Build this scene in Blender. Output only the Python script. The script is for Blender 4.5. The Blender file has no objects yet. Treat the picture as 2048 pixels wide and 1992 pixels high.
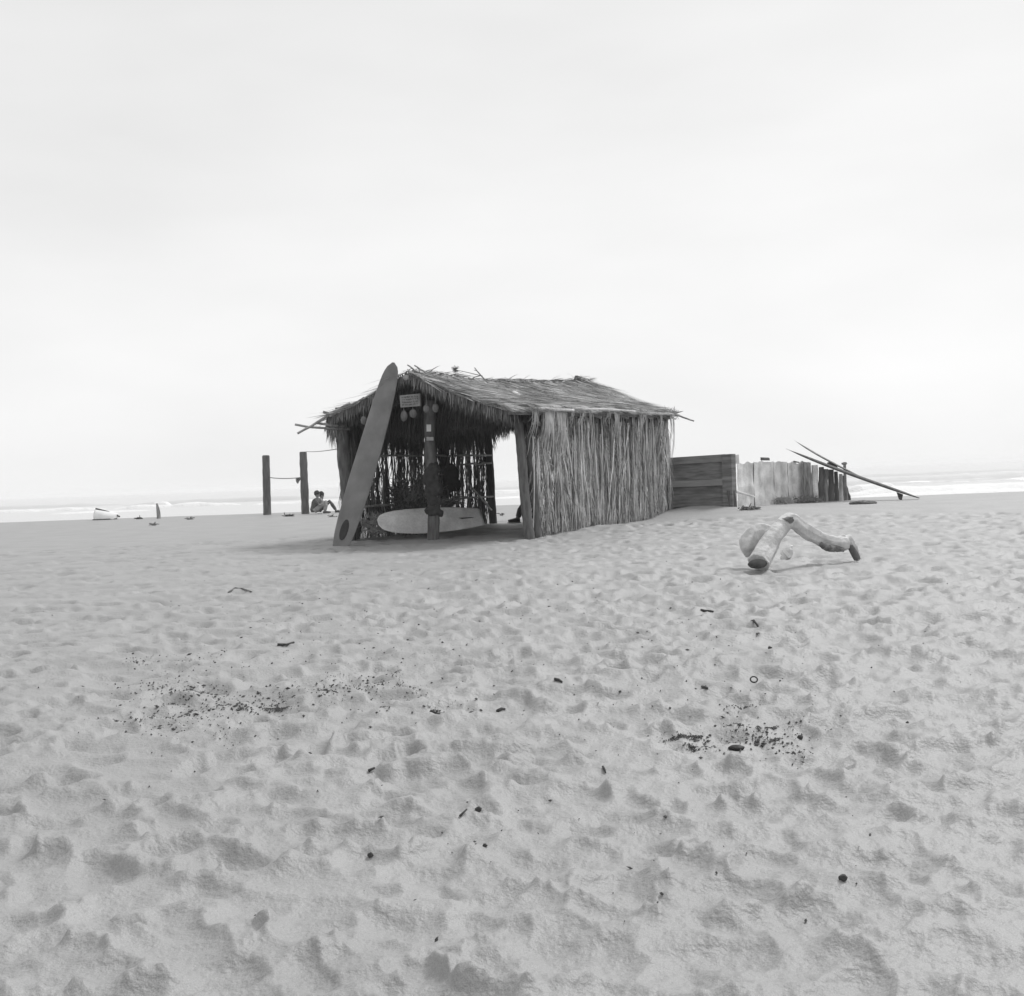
import bpy, bmesh, math, random
import numpy as np
from mathutils import Vector, Matrix, noise as mnoise

random.seed(7)
rng = np.random.default_rng(11)
PI = math.pi
sc = bpy.context.scene
col = sc.collection

# ------------------------------------------------------------------ camera
F = 2200.0                     # focal length in photograph pixels (2048 wide)
CAMZ = 1.05
HAZE = 0.0006
roll = math.radians(2.17)
pitch = math.atan(37.3 / F)
fw = Vector((0, math.cos(pitch), -math.sin(pitch)))
r0 = Vector((1, 0, 0)); u0 = r0.cross(fw)
rt = (r0 * math.cos(roll) - u0 * math.sin(roll)).normalized()
up = rt.cross(fw).normalized()
CAM = Vector((0, 0, CAMZ))
cd = bpy.data.cameras.new("camera"); cam = bpy.data.objects.new("camera", cd); col.objects.link(cam)
cd.sensor_width = 36; cd.lens = 36 * F / 2048; cd.clip_end = 60000; cd.clip_start = 0.05
M = Matrix((rt, up, -fw)).transposed().to_4x4(); M.translation = CAM
cam.matrix_world = M
sc.camera = cam

def ray(px, py):
    return rt * ((px - 1024) / F) + up * (-(py - 996) / F) + fw
def P(px, py, Y):
    d = ray(px, py)
    return CAM + d * (Y / d.y)

# ------------------------------------------------------------------ noise
def _hash(ix, iy, s):
    h = (ix.astype(np.int64) * 374761393 + iy.astype(np.int64) * 668265263 + s * 974711) & 0xffffffff
    h = ((h ^ (h >> 13)) * 1274126177) & 0xffffffff
    h = h ^ (h >> 16)
    return (h & 0xffff) / 65535.0
def vnoise(x, y, s=0):
    ix = np.floor(x); iy = np.floor(y)
    fx = x - ix; fy = y - iy
    fx = fx * fx * fx * (fx * (fx * 6 - 15) + 10); fy = fy * fy * fy * (fy * (fy * 6 - 15) + 10)
    a = _hash(ix, iy, s); b = _hash(ix + 1, iy, s); c = _hash(ix, iy + 1, s); d = _hash(ix + 1, iy + 1, s)
    return (a + (b - a) * fx) * (1 - fy) + (c + (d - c) * fx) * fy - 0.5
def sstep(a, b, x):
    t = np.clip((x - a) / (b - a), 0, 1); return t * t * (3 - 2 * t)

# ------------------------------------------------------------------ terrain
CX = np.array([-60., -18., 0., 4., 7., 10., 16., 60.])
CY = np.array([50., 47., 44., 40., 32., 28.5, 28., 28.])
SEA = -1.3
def tz(x, y):
    x = np.asarray(x, float); y = np.asarray(y, float)
    yc = np.interp(x, CX, CY)
    z = 0.14 * sstep(2.6, 5.0, x) * sstep(21, 26, y)
    z = z + 0.12 * np.exp(-(((x - 4.3) / 1.1) ** 2 + ((y - 26.7) / 0.9) ** 2))
    z = z + 0.05 * np.exp(-(((x - 1.9) / 1.6) ** 2 + ((y - 22.2) / 1.2) ** 2))
    e = np.maximum(y - yc, 0)
    z = z - 0.028 * e * e / (e + 3.0)
    return np.maximum(z, -3.2)
def tzf(x, y): return float(tz(x, y))
def G(px, py):
    """point of the sand seen at a photograph pixel"""
    d = ray(px, py); t = CAMZ / max(1e-4, -d.z)
    for _ in range(25):
        p = CAM + d * t
        t = max(1.0, (tzf(p.x, p.y) - CAMZ) / d.z)
    return CAM + d * t
def drop(p, dz=0.0): return Vector((p.x, p.y, tzf(p.x, p.y) + dz))

# ------------------------------------------------------------------ materials
def mat(name, val, rough=0.85, var=0.25, scale=6.0, stretch=(1, 1, 1), bump=0.3, bscale=None, bdist=0.01,
        tone=False, spec=0.3, detail=5.0, fine=0.0, fscale=300.0):
    m = bpy.data.materials.new(name); m.use_nodes = True
    nt = m.node_tree; N = nt.nodes; L = nt.links
    b = N["Principled BSDF"]; b.inputs["Roughness"].default_value = rough
    b.inputs["Specular IOR Level"].default_value = spec
    tc = N.new("ShaderNodeTexCoord"); mp = N.new("ShaderNodeMapping"); mp.inputs["Scale"].default_value = stretch
    L.new(tc.outputs["Object"], mp.inputs["Vector"])
    n1 = N.new("ShaderNodeTexNoise"); n1.inputs["Scale"].default_value = scale; n1.inputs["Detail"].default_value = detail
    L.new(mp.outputs[0], n1.inputs["Vector"])
    mr = N.new("ShaderNodeMapRange"); mr.inputs["From Min"].default_value = 0.3; mr.inputs["From Max"].default_value = 0.7
    mr.inputs["To Min"].default_value = val * (1 - var); mr.inputs["To Max"].default_value = val * (1 + var)
    L.new(n1.outputs["Fac"], mr.inputs["Value"])
    out = mr.outputs[0]
    if fine:
        n3 = N.new("ShaderNodeTexNoise"); n3.inputs["Scale"].default_value = fscale; n3.inputs["Detail"].default_value = 2
        L.new(tc.outputs["Object"], n3.inputs["Vector"])
        m3 = N.new("ShaderNodeMapRange"); m3.inputs["From Min"].default_value = 0.25; m3.inputs["From Max"].default_value = 0.75
        m3.inputs["To Min"].default_value = 1 - fine; m3.inputs["To Max"].default_value = 1 + fine
        L.new(n3.outputs["Fac"], m3.inputs["Value"])
        mu = N.new("ShaderNodeMath"); mu.operation = 'MULTIPLY'; L.new(out, mu.inputs[0]); L.new(m3.outputs[0], mu.inputs[1])
        out = mu.outputs[0]
    if tone:
        at = N.new("ShaderNodeAttribute"); at.attribute_name = "tone"
        mu = N.new("ShaderNodeMath"); mu.operation = 'MULTIPLY'; L.new(out, mu.inputs[0]); L.new(at.outputs["Fac"], mu.inputs[1])
        out = mu.outputs[0]
    L.new(out, b.inputs["Base Color"])
    if bump:
        n2 = N.new("ShaderNodeTexNoise"); n2.inputs["Scale"].default_value = bscale or scale * 3; n2.inputs["Detail"].default_value = 6
        L.new(mp.outputs[0], n2.inputs["Vector"])
        bp = N.new("ShaderNodeBump"); bp.inputs["Strength"].default_value = bump; bp.inputs["Distance"].default_value = bdist
        L.new(n2.outputs["Fac"], bp.inputs["Height"]); L.new(bp.outputs[0], b.inputs["Normal"])
    return m

MAT = {}
MAT['sand'] = mat('dry_sand', 0.295, rough=0.58, var=0.09, scale=1.3, bump=0.6, bscale=60, bdist=0.012, spec=0.75, fine=0.22, fscale=330, detail=8)
MAT['thatch'] = mat('dry_palm_leaf', 0.40, rough=0.75, var=0.25, scale=3, bump=0, tone=True)
MAT['underlay'] = mat('packed_palm_leaf', 0.16, rough=0.95, var=0.4, scale=10, stretch=(1, 1, 4), bump=0.8, bdist=0.03)
MAT['pole'] = mat('weathered_pole', 0.34, rough=0.85, var=0.3, scale=9, stretch=(1, 1, 0.3), bump=0.5, bdist=0.01)
MAT['palepole'] = mat('bleached_pole', 0.55, rough=0.85, var=0.2, scale=9, bump=0.4)
MAT['trunk'] = mat('palm_trunk_wood', 0.135, rough=0.9, var=0.4, scale=7, stretch=(2.5, 2.5, 0.5), bump=0.8, bdist=0.02)
MAT['pile'] = mat('dark_pile_wood', 0.13, rough=0.9, var=0.3, scale=6, stretch=(2, 2, 0.4), bump=0.5, bdist=0.02)
MAT['board'] = mat('foam_board_skin', 0.17, rough=0.5, var=0.22, scale=3, bump=0.1, fine=0.05, fscale=60)
MAT['boarddark'] = mat('dark_board_patch', 0.035, rough=0.7, var=0.3, scale=12, bump=0.1)
MAT['whiteboard'] = mat('old_white_resin', 0.70, rough=0.5, var=0.30, scale=2.2, bump=0.15, fine=0.1, fscale=25)
MAT['log'] = mat('bleached_driftwood', 0.56, rough=0.85, var=0.22, scale=8, bump=0.7, bscale=34, bdist=0.008, fine=.12, fscale=110)
MAT['endgrain'] = mat('dark_end_grain', 0.06, rough=0.9, var=0.4, scale=14, bump=0.7, bdist=0.01)
MAT['bark'] = mat('grey_bark', 0.20, rough=0.95, var=0.45, scale=16, bump=0.9, bdist=0.015)
MAT['greywood'] = mat('grey_timber', 0.21, rough=0.9, var=0.45, scale=5, stretch=(0.35, 0.35, 3), bump=0.5, bdist=0.01)
MAT['railwood2'] = mat('top_rail_timber', 0.25, rough=0.9, var=0.3, scale=5, stretch=(0.35, 0.35, 3), bump=0.5, bdist=0.01)
MAT['railwood'] = mat('lighter_rail_timber', 0.33, rough=0.9, var=0.2, scale=5, stretch=(0.35, 0.35, 3), bump=0.5, bdist=0.01)
MAT['palewood'] = mat('bleached_timber', 0.68, rough=0.9, var=0.34, scale=2.6, stretch=(1.3, 1.3, 0.9), bump=0.6, bdist=0.015, fine=0.15, fscale=40)
MAT['stakewood'] = mat('weathered_stake_wood', 0.26, rough=0.9, var=0.5, scale=7, stretch=(3, 3, 0.5), bump=0.6, bdist=0.02)
MAT['stone'] = mat('pale_stone', 0.7, rough=0.8, var=0.1, scale=8, bump=0.4)
MAT['black'] = mat('wet_black_pebble', 0.012, rough=0.6, var=0.3, scale=20, bump=0.2)
MAT['twig'] = mat('dark_twig_bark', 0.06, rough=0.9, var=0.4, scale=30, bump=0.4)
MAT['paletwig'] = mat('grey_twig_bark', 0.2, rough=0.9, var=0.4, scale=30, bump=0.4)
MAT['weed'] = mat('dry_seaweed', 0.09, rough=0.9, var=0.5, scale=20, bump=0.3)
MAT['sign'] = mat('painted_sign_wood', 0.27, rough=0.7, var=0.15, scale=10, bump=0.2)
MAT['ink'] = mat('sign_paint', 0.12, rough=0.7, var=0.3, scale=30, bump=0)
MAT['paper'] = mat('notice_paper', 0.78, rough=0.7, var=0.06, scale=12, bump=0.1)
MAT['greypaper'] = mat('faded_notice_paper', 0.42, rough=0.7, var=0.15, scale=20, bump=0.1)
MAT['husk'] = mat('coconut_husk', 0.17, rough=0.9, var=0.3, scale=18, stretch=(1, 1, 0.4), bump=0.7, bdist=0.01)
MAT['rope'] = mat('grey_rope', 0.25, rough=0.9, var=0.2, scale=40, bump=0.3)
MAT['cloth'] = mat('dark_cloth', 0.05, rough=0.9, var=0.3, scale=8, bump=0.3)
MAT['rag'] = mat('grey_rag', 0.28, rough=0.9, var=0.3, scale=8, bump=0.3)
MAT['skin'] = mat('grey_skin', 0.22, rough=0.6, var=0.08, scale=8, bump=0.05)  # one even grey skin tone
MAT['hair'] = mat('dark_hair', 0.05, rough=0.7, var=0.4, scale=30, bump=0.5)
MAT['shirtdark'] = mat('dark_shirt', 0.10, rough=0.9, var=0.2, scale=9, bump=0.3)
MAT['shirtgrey'] = mat('grey_shirt', 0.25, rough=0.9, var=0.25, scale=9, bump=0.3)
MAT['trousergrey'] = mat('pale_trousers', 0.30, rough=0.9, var=0.2, scale=9, bump=0.3)
MAT['trouser'] = mat('dark_trousers', 0.10, rough=0.9, var=0.2, scale=9, bump=0.3)
MAT['shoe'] = mat('dark_shoe', 0.07, rough=0.7, var=0.2, scale=9, bump=0.1)
MAT['sole'] = mat('white_rubber_sole', 0.75, rough=0.6, var=0.05, scale=9, bump=0)
MAT['hull'] = mat('white_hull_paint', 0.8, rough=0.4, var=0.06, scale=3, bump=0.05)
MAT['gunwale'] = mat('dark_gunwale_wood', 0.12, rough=0.7, var=0.3, scale=8, bump=0.3)
MAT['foam'] = mat('sea_foam', 0.78, rough=0.95, var=0.05, scale=1.5, bump=0.6, bscale=4, bdist=0.2)

# water
def water_mat():
    m = bpy.data.materials.new('sea_water'); m.use_nodes = True
    nt = m.node_tree; N = nt.nodes; L = nt.links; b = N["Principled BSDF"]
    b.inputs["Base Color"].default_value = (0.55, 0.55, 0.55, 1)
    b.inputs["Roughness"].default_value = 0.28; b.inputs["IOR"].default_value = 1.33
    tc = N.new("ShaderNodeTexCoord"); mp = N.new("ShaderNodeMapping"); mp.inputs["Scale"].default_value = (0.05, 0.16, 1)
    L.new(tc.outputs["Object"], mp.inputs["Vector"])
    n = N.new("ShaderNodeTexNoise"); n.inputs["Scale"].default_value = 1.6; n.inputs["Detail"].default_value = 6
    L.new(mp.outputs[0], n.inputs["Vector"])
    bp = N.new("ShaderNodeBump"); bp.inputs["Strength"].default_value = 0.35; bp.inputs["Distance"].default_value = 0.9
    L.new(n.outputs["Fac"], bp.inputs["Height"]); L.new(bp.outputs[0], b.inputs["Normal"])
    return m
MAT['water'] = water_mat()

# ------------------------------------------------------------------ mesh builder
class MB:
    def __init__(s): s.V = []; s.F = []; s.T = []; s.n = 0
    def add(s, V, Fc, tone=1.0):
        V = np.asarray(V, float).reshape(-1, 3)
        s.F.extend([tuple(i + s.n for i in f) for f in Fc]); s.V.append(V)
        s.T.append(np.full(len(V), tone) if np.isscalar(tone) else np.asarray(tone, float)); s.n += len(V)
    def tube(s, pts, rad, n=8, cap=True, tone=1.0, flat=None):
        pts = [Vector(p) for p in pts]; m = len(pts)
        if not hasattr(rad, '__len__'): rad = [rad] * m
        V = []; prev = None
        for i, p in enumerate(pts):
            t = (pts[min(i + 1, m - 1)] - pts[max(i - 1, 0)]).normalized()
            if prev is None:
                a = Vector((0, 0, 1)) if abs(t.z) < 0.9 else Vector((1, 0, 0))
                x = t.cross(a).normalized()
            else: x = (prev - t * prev.dot(t)).normalized()
            prev = x; y = t.cross(x)
            for k in range(n):
                a = 2 * PI * k / n
                V.append(p + (x * math.cos(a) + y * math.sin(a)) * rad[i])
        Fc = []
        for i in range(m - 1):
            for k in range(n):
                Fc.append((i * n + k, i * n + (k + 1) % n, (i + 1) * n + (k + 1) % n, (i + 1) * n + k))
        if cap: Fc.append(tuple(range(n - 1, -1, -1))); Fc.append(tuple((m - 1) * n + k for k in range(n)))
        s.add([tuple(v) for v in V], Fc, tone)
    def box(s, c, ax, ay, az, tone=1.0, jit=0.0):
        """centre and three half-axis vectors"""
        c = Vector(c); ax = Vector(ax); ay = Vector(ay); az = Vector(az); V = []
        for k in (-1, 1):
            for j in (-1, 1):
                for i in (-1, 1):
                    q = c + ax * i + ay * j + az * k
                    if jit: q += Vector((random.uniform(-jit, jit), random.uniform(-jit, jit), random.uniform(-jit, jit)))
                    V.append(tuple(q))
        s.add(V, [(0, 2, 3, 1), (4, 5, 7, 6), (0, 1, 5, 4), (2, 6, 7, 3), (0, 4, 6, 2), (1, 3, 7, 5)], tone)
    def ell(s, c, ax, ay, az, nu=14, nv=9, tone=1.0, bump=0.0, seed=0):
        c = Vector(c); ax = Vector(ax); ay = Vector(ay); az = Vector(az); V = []; Fc = []
        for j in range(nv + 1):
            th = PI * j / nv
            for i in range(nu):
                ph = 2 * PI * i / nu
                d = Vector((math.sin(th) * math.cos(ph), math.sin(th) * math.sin(ph), math.cos(th)))
                k = 1 + bump * mnoise.noise(d * 1.7 + Vector((seed * 3.1, seed, 0)))
                V.append(tuple(c + (ax * d.x + ay * d.y + az * d.z) * k))
        for j in range(nv):
            for i in range(nu):
                Fc.append((j * nu + i, (j + 1) * nu + i, (j + 1) * nu + (i + 1) % nu, j * nu + (i + 1) % nu))
        s.add(V, Fc, tone)
    def strands(s, base, dirs, side, length, width, droop, tone, seg=3):
        """tapered leaf blades: base, dirs, side (N,3); length, width, droop, tone (N,)"""
        base = np.asarray(base, float); dirs = np.asarray(dirs, float); side = np.asarray(side, float)
        Nn = len(base)
        if Nn == 0: return
        V = np.zeros((Nn, (seg + 1) * 2, 3)); Z = np.array([0, 0, -1.0])
        for k in range(seg + 1):
            t = k / seg
            w = (width * (1 - 0.92 * t ** 2))[:, None] * 0.5
            p = base + dirs * (length * t)[:, None] + Z * (droop * length * t * t)[:, None]
            V[:, 2 * k] = p - side * w; V[:, 2 * k + 1] = p + side * w
        off = s.n
        Fc = []
        m = (seg + 1) * 2
        for i in range(Nn):
            o = off + i * m
            for k in range(seg):
                Fc.append((o + 2 * k, o + 2 * k + 1, o + 2 * k + 3, o + 2 * k + 2))
        s.F.extend(Fc); s.V.append(V.reshape(-1, 3)); s.T.append(np.repeat(np.asarray(tone, float), m)); s.n += Nn * m
    def build(s, name, m, parent=None, smooth=False, origin=None, uses_tone=False):
        V = np.concatenate(s.V)
        if parent is not None: org = Vector(parent['_org'])
        else: org = Vector(origin) if origin is not None else Vector(((V[:, 0].min() + V[:, 0].max()) / 2, (V[:, 1].min() + V[:, 1].max()) / 2, V[:, 2].min()))
        me = bpy.data.meshes.new(name)
        me.from_pydata((V - np.array(org)).tolist(), [], s.F); me.update()
        if uses_tone or m in (MAT['thatch'],):
            a = me.attributes.new('tone', 'FLOAT', 'POINT'); a.data.foreach_set('value', np.concatenate(s.T).astype(np.float32))
        if smooth: me.polygons.foreach_set('use_smooth', [True] * len(me.polygons))
        me.materials.append(m)
        o = bpy.data.objects.new(name, me); col.objects.link(o)
        if parent is None: o.location = org
        else: o.parent = parent
        o['_org'] = tuple(org)
        return o

def empty(name, loc):
    o = bpy.data.objects.new(name, None); col.objects.link(o); o.location = loc; o['_org'] = tuple(loc); o.empty_display_size = 0.2
    return o
def tag(o, label=None, cat=None, group=None, kind=None):
    if label: o['label'] = label
    if cat: o['category'] = cat
    if group: o['group'] = group
    if kind: o['kind'] = kind
    return o
def remesh(o, v, smooth_it=4, disp=None, dscale=0.2):
    md = o.modifiers.new('remesh', 'REMESH'); md.mode = 'VOXEL'; md.voxel_size = v; md.use_smooth_shade = True
    if smooth_it:
        sm = o.modifiers.new('smooth', 'SMOOTH'); sm.factor = 0.5; sm.iterations = smooth_it
    if disp:
        tx = bpy.data.textures.new(o.name + '_relief', 'CLOUDS'); tx.noise_scale = dscale; tx.noise_depth = 3
        dm = o.modifiers.new('relief', 'DISPLACE'); dm.texture = tx; dm.strength = disp; dm.mid_level = 0.5; dm.texture_coords = 'LOCAL'
def V3(*a): return Vector(a)
def smooth_path(pts, rad, sub=5):
    """Catmull-Rom curve through the points, radii carried along"""
    pts = [Vector(p) for p in pts]; q = []; r = []
    for i in range(len(pts) - 1):
        a = pts[max(i - 1, 0)]; b = pts[i]; c = pts[i + 1]; d = pts[min(i + 2, len(pts) - 1)]
        for k in range(sub):
            t = k / sub
            q.append(0.5 * (2 * b + (c - a) * t + (2 * a - 5 * b + 4 * c - d) * t * t + (3 * b - a - 3 * c + d) * t ** 3)); r.append(rad[i] + (rad[i + 1] - rad[i]) * t)
    q.append(pts[-1]); r.append(rad[-1]); return q, r

# ------------------------------------------------------------------ sand
SG = {}
def sand_z(x, y):
    """height of the finished, trampled sand surface"""
    r = math.hypot(x, y); i = math.log(max(r, 1.001)) / SG['lr']; j = (math.atan2(x, y) - SG['a0']) / SG['da']; Zg = SG['Z']
    i0, j0 = int(i), int(j)
    if i0 < 0 or j0 < 0 or i0 + 1 >= Zg.shape[0] or j0 + 1 >= Zg.shape[1]: return tzf(x, y)
    fi, fj = i - i0, j - j0
    return float((Zg[i0, j0] * (1 - fj) + Zg[i0, j0 + 1] * fj) * (1 - fi) + (Zg[i0 + 1, j0] * (1 - fj) + Zg[i0 + 1, j0 + 1] * fj) * fi)
def GS(px, py):
    """point of the trampled surface seen at a photograph pixel"""
    d = ray(px, py); p = G(px, py)
    for _ in range(12):
        t = (sand_z(p.x, p.y) - CAMZ) / d.z; p = p.lerp(CAM + d * t, 0.7)
    p.z = sand_z(p.x, p.y); return p
def build_sand():
    fine = np.radians(np.arange(-31.5, 31.5001, 0.11))
    coarse = np.radians(np.arange(35, 325.1, 5.0))
    ang = np.concatenate([fine, coarse])           # clockwise from +Y
    rr = [1.0]
    while rr[-1] < 60: rr.append(rr[-1] * 1.0055)
    while rr[-1] < 200: rr.append(rr[-1] * 1.03)
    while rr[-1] < 1500: rr.append(rr[-1] * 1.3)
    rr = np.array(rr); A, R = np.meshgrid(ang, rr)
    X = R * np.sin(A); Y = R * np.cos(A); Z = tz(X, Y)
    att = 1.0 - 0.6 * sstep(9, 30, R)
    inhut = 1 - 0.75 * np.exp(-(((X + 0.3) / 3.2) ** 2 + ((Y - 23) / 3.2) ** 2))
    n = 0.08 * vnoise(X / 3.1, Y / 3.1, 1) + 0.030 * vnoise(X / 1.1, Y / 1.1, 2) + 0.012 * vnoise(X / 0.45, Y / 0.45, 3)
    nf = 0.010 * vnoise(X / 0.17, Y / 0.17, 4) + 0.007 * vnoise(X / 0.075, Y / 0.075, 5) + 0.006 * vnoise(X / 0.035, Y / 0.035, 6) + 0.004 * vnoise(X / 0.018, Y / 0.018, 7)
    lump = sstep(-4.5, 2.0, X) * 0.55 + 0.55                     # smoother sand at the left
    near = (np.abs(A) < math.radians(34)) | (np.abs(A - 2 * PI) < math.radians(34))
    att2 = att * lump * inhut * np.where(R < 300, 1, 0); RL = n * att2; DN = np.zeros_like(RL); RM = np.zeros_like(RL)
    # footprints and scuffs
    lr = math.log(1.0055); na = len(fine); a0 = fine[0]; da = fine[1] - fine[0]; nr = int((rr < 60).sum())
    Ds = DN[:nr, :na]; Rs = RM[:nr, :na]; Xs = X[:nr, :na]; Ys = Y[:nr, :na]
    def dent(x, y, a, b, th, d, rim=0.35):
        r = math.hypot(x, y); an = math.atan2(x, y); ext = 1.9 * max(a, b)
        i0 = int(math.log(max(1.0, r - ext)) / lr); i1 = int(math.log(r + ext) / lr) + 2
        j0 = int((an - ext / r - a0) / da); j1 = int((an + ext / r - a0) / da) + 2
        i0 = max(0, i0); j0 = max(0, j0); i1 = min(nr, i1); j1 = min(na, j1)
        if i1 <= i0 or j1 <= j0: return
        dx = Xs[i0:i1, j0:j1] - x; dy = Ys[i0:i1, j0:j1] - y
        c, s_ = math.cos(th), math.sin(th)
        q = np.sqrt(((dx * c + dy * s_) / a) ** 2 + ((-dx * s_ + dy * c) / b) ** 2)
        q = q * (1 + 0.16 * np.sin(3 * np.arctan2(dy, dx) + a * 900))
        tx, ty = random.gauss(0, .06), random.gauss(0, .06)
        bowl = np.where(q < 1, -d * (1 - q ** 3.2) + (dx * tx + dy * ty) * (1 - q * q), 0)
        Ds[i0:i1, j0:j1] = np.minimum(Ds[i0:i1, j0:j1], bowl)
        Rs[i0:i1, j0:j1] = np.maximum(Rs[i0:i1, j0:j1], rim * d * np.exp(-((q - 1.12) / 0.22) ** 2))
    def side_w(x, r): return 0.30 + 0.70 * float(sstep(-2.6, 0.6, x / max(1, r * 0.2)))
    for k in range(400):
        r = math.sqrt(random.uniform(2 ** 2, 22 ** 2)); an = random.uniform(-0.54, 0.54)
        dent(r * math.sin(an), r * math.cos(an), random.uniform(0.15, 0.38), random.uniform(0.10, 0.2), random.gauss(0.1, 0.5), random.uniform(0.015, 0.035), 0.25)
    for k in range(9000):
        r = random.uniform(1.6, 9); an = random.uniform(-0.54, 0.54); x = r * math.sin(an); y = r * math.cos(an)
        if random.random() > side_w(x, r): continue
        dent(x, y, random.uniform(.02, .055), random.uniform(.014, .035), random.gauss(.2, .8), random.uniform(.005, .013), 0.5)
    for k in range(6200):
        r = math.sqrt(random.uniform(1.5 ** 2, 24 ** 2)) if k % 2 else random.uniform(1.6, 12)
        an = random.uniform(-0.54, 0.54); x = r * math.sin(an); y = r * math.cos(an)
        if random.random() > side_w(x, r): continue
        th = random.gauss(0.15, 0.5) if random.random() < 0.65 else random.uniform(0, PI)
        sz = random.choice((0.5, 0.7, 0.85, 1, 1, 1.15)) * (1 + 0.02 * r)
        dent(x, y, 0.125 * sz * random.uniform(0.75, 1.25), 0.07 * sz * random.uniform(0.8, 1.4), th, random.uniform(0.020, 0.050) * sz, random.uniform(0.15, 0.45))
    for k in range(4500):
        r = math.sqrt(random.uniform(1.5 ** 2, 20 ** 2)); an = random.uniform(-0.54, 0.54); x = r * math.sin(an); y = r * math.cos(an)
        dent(x, y, random.uniform(.05, .09), random.uniform(.03, .05), random.gauss(.15, .6), random.uniform(.012, .028), random.uniform(.3, .5))
    # distinct tracks crossing the right foreground
    for (p0, p1) in (((1180, 1380), (1840, 1800)), ((1230, 1290), (1700, 1560)), ((860, 1480), (1500, 1800)), ((1020, 1440), (1560, 1660)), ((640, 1560), (1250, 1700))):
        g0 = G(*p0); g1 = G(*p1); d = g1 - g0; L = d.length; nst = int(L / 0.26)
        pr = V3(-d.y, d.x, 0).normalized(); th = math.atan2(d.y, d.x)
        for i in range(nst):
            q = g0 + d * (i / nst) + pr * (0.09 if i % 2 else -0.09) + V3(random.gauss(0, .03), random.gauss(0, .03), 0)
            dent(q.x, q.y, random.uniform(0.10, 0.14), random.uniform(0.055, 0.07), th + random.gauss(0, .2), random.uniform(0.035, 0.055))
    K = DN + RM * np.exp(DN / 0.006)
    k2 = K.copy(); k2[1:-1, 1:-1] = 0.4 * K[1:-1, 1:-1] + 0.15 * (K[2:, 1:-1] + K[:-2, 1:-1] + K[1:-1, 2:] + K[1:-1, :-2])
    Z = Z + RL + k2 + nf * att2
    SG['Z'] = Z[:nr, :na]; SG['lr'] = lr; SG['a0'] = a0; SG['da'] = da
    nA = len(ang); nR = len(rr)
    V = np.stack([X, Y, Z], -1).reshape(-1, 3)
    idx = np.arange(nR * nA).reshape(nR, nA)
    a = idx[:-1, :]; b = idx[1:, :]
    quads = np.stack([a, np.roll(a, -1, 1), np.roll(b, -1, 1), b], -1).reshape(-1, 4)[:, ::-1]
    V = np.concatenate([V, [[0, 0, 0]]]); ctr = len(V) - 1
    tris = np.stack([idx[0], np.full(nA, ctr), np.roll(idx[0], -1)], -1)[:, ::-1]
    me = bpy.data.meshes.new('sand')
    loops = np.concatenate([quads.ravel(), tris.ravel()])
    starts = np.concatenate([np.arange(len(quads)) * 4, len(quads) * 4 + np.arange(len(tris)) * 3])
    me.vertices.add(len(V)); me.vertices.foreach_set('co', V.ravel().astype(np.float32))
    me.loops.add(len(loops)); me.loops.foreach_set('vertex_index', loops.astype(np.int32))
    me.polygons.add(len(starts)); me.polygons.foreach_set('loop_start', starts.astype(np.int32))
    me.update(calc_edges=True); me.validate()
    me.polygons.foreach_set('use_smooth', [True] * len(me.polygons))
    me.materials.append(MAT['sand'])
    o = bpy.data.objects.new('sand', me); col.objects.link(o); tag(o, kind='structure')
build_sand()

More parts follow.
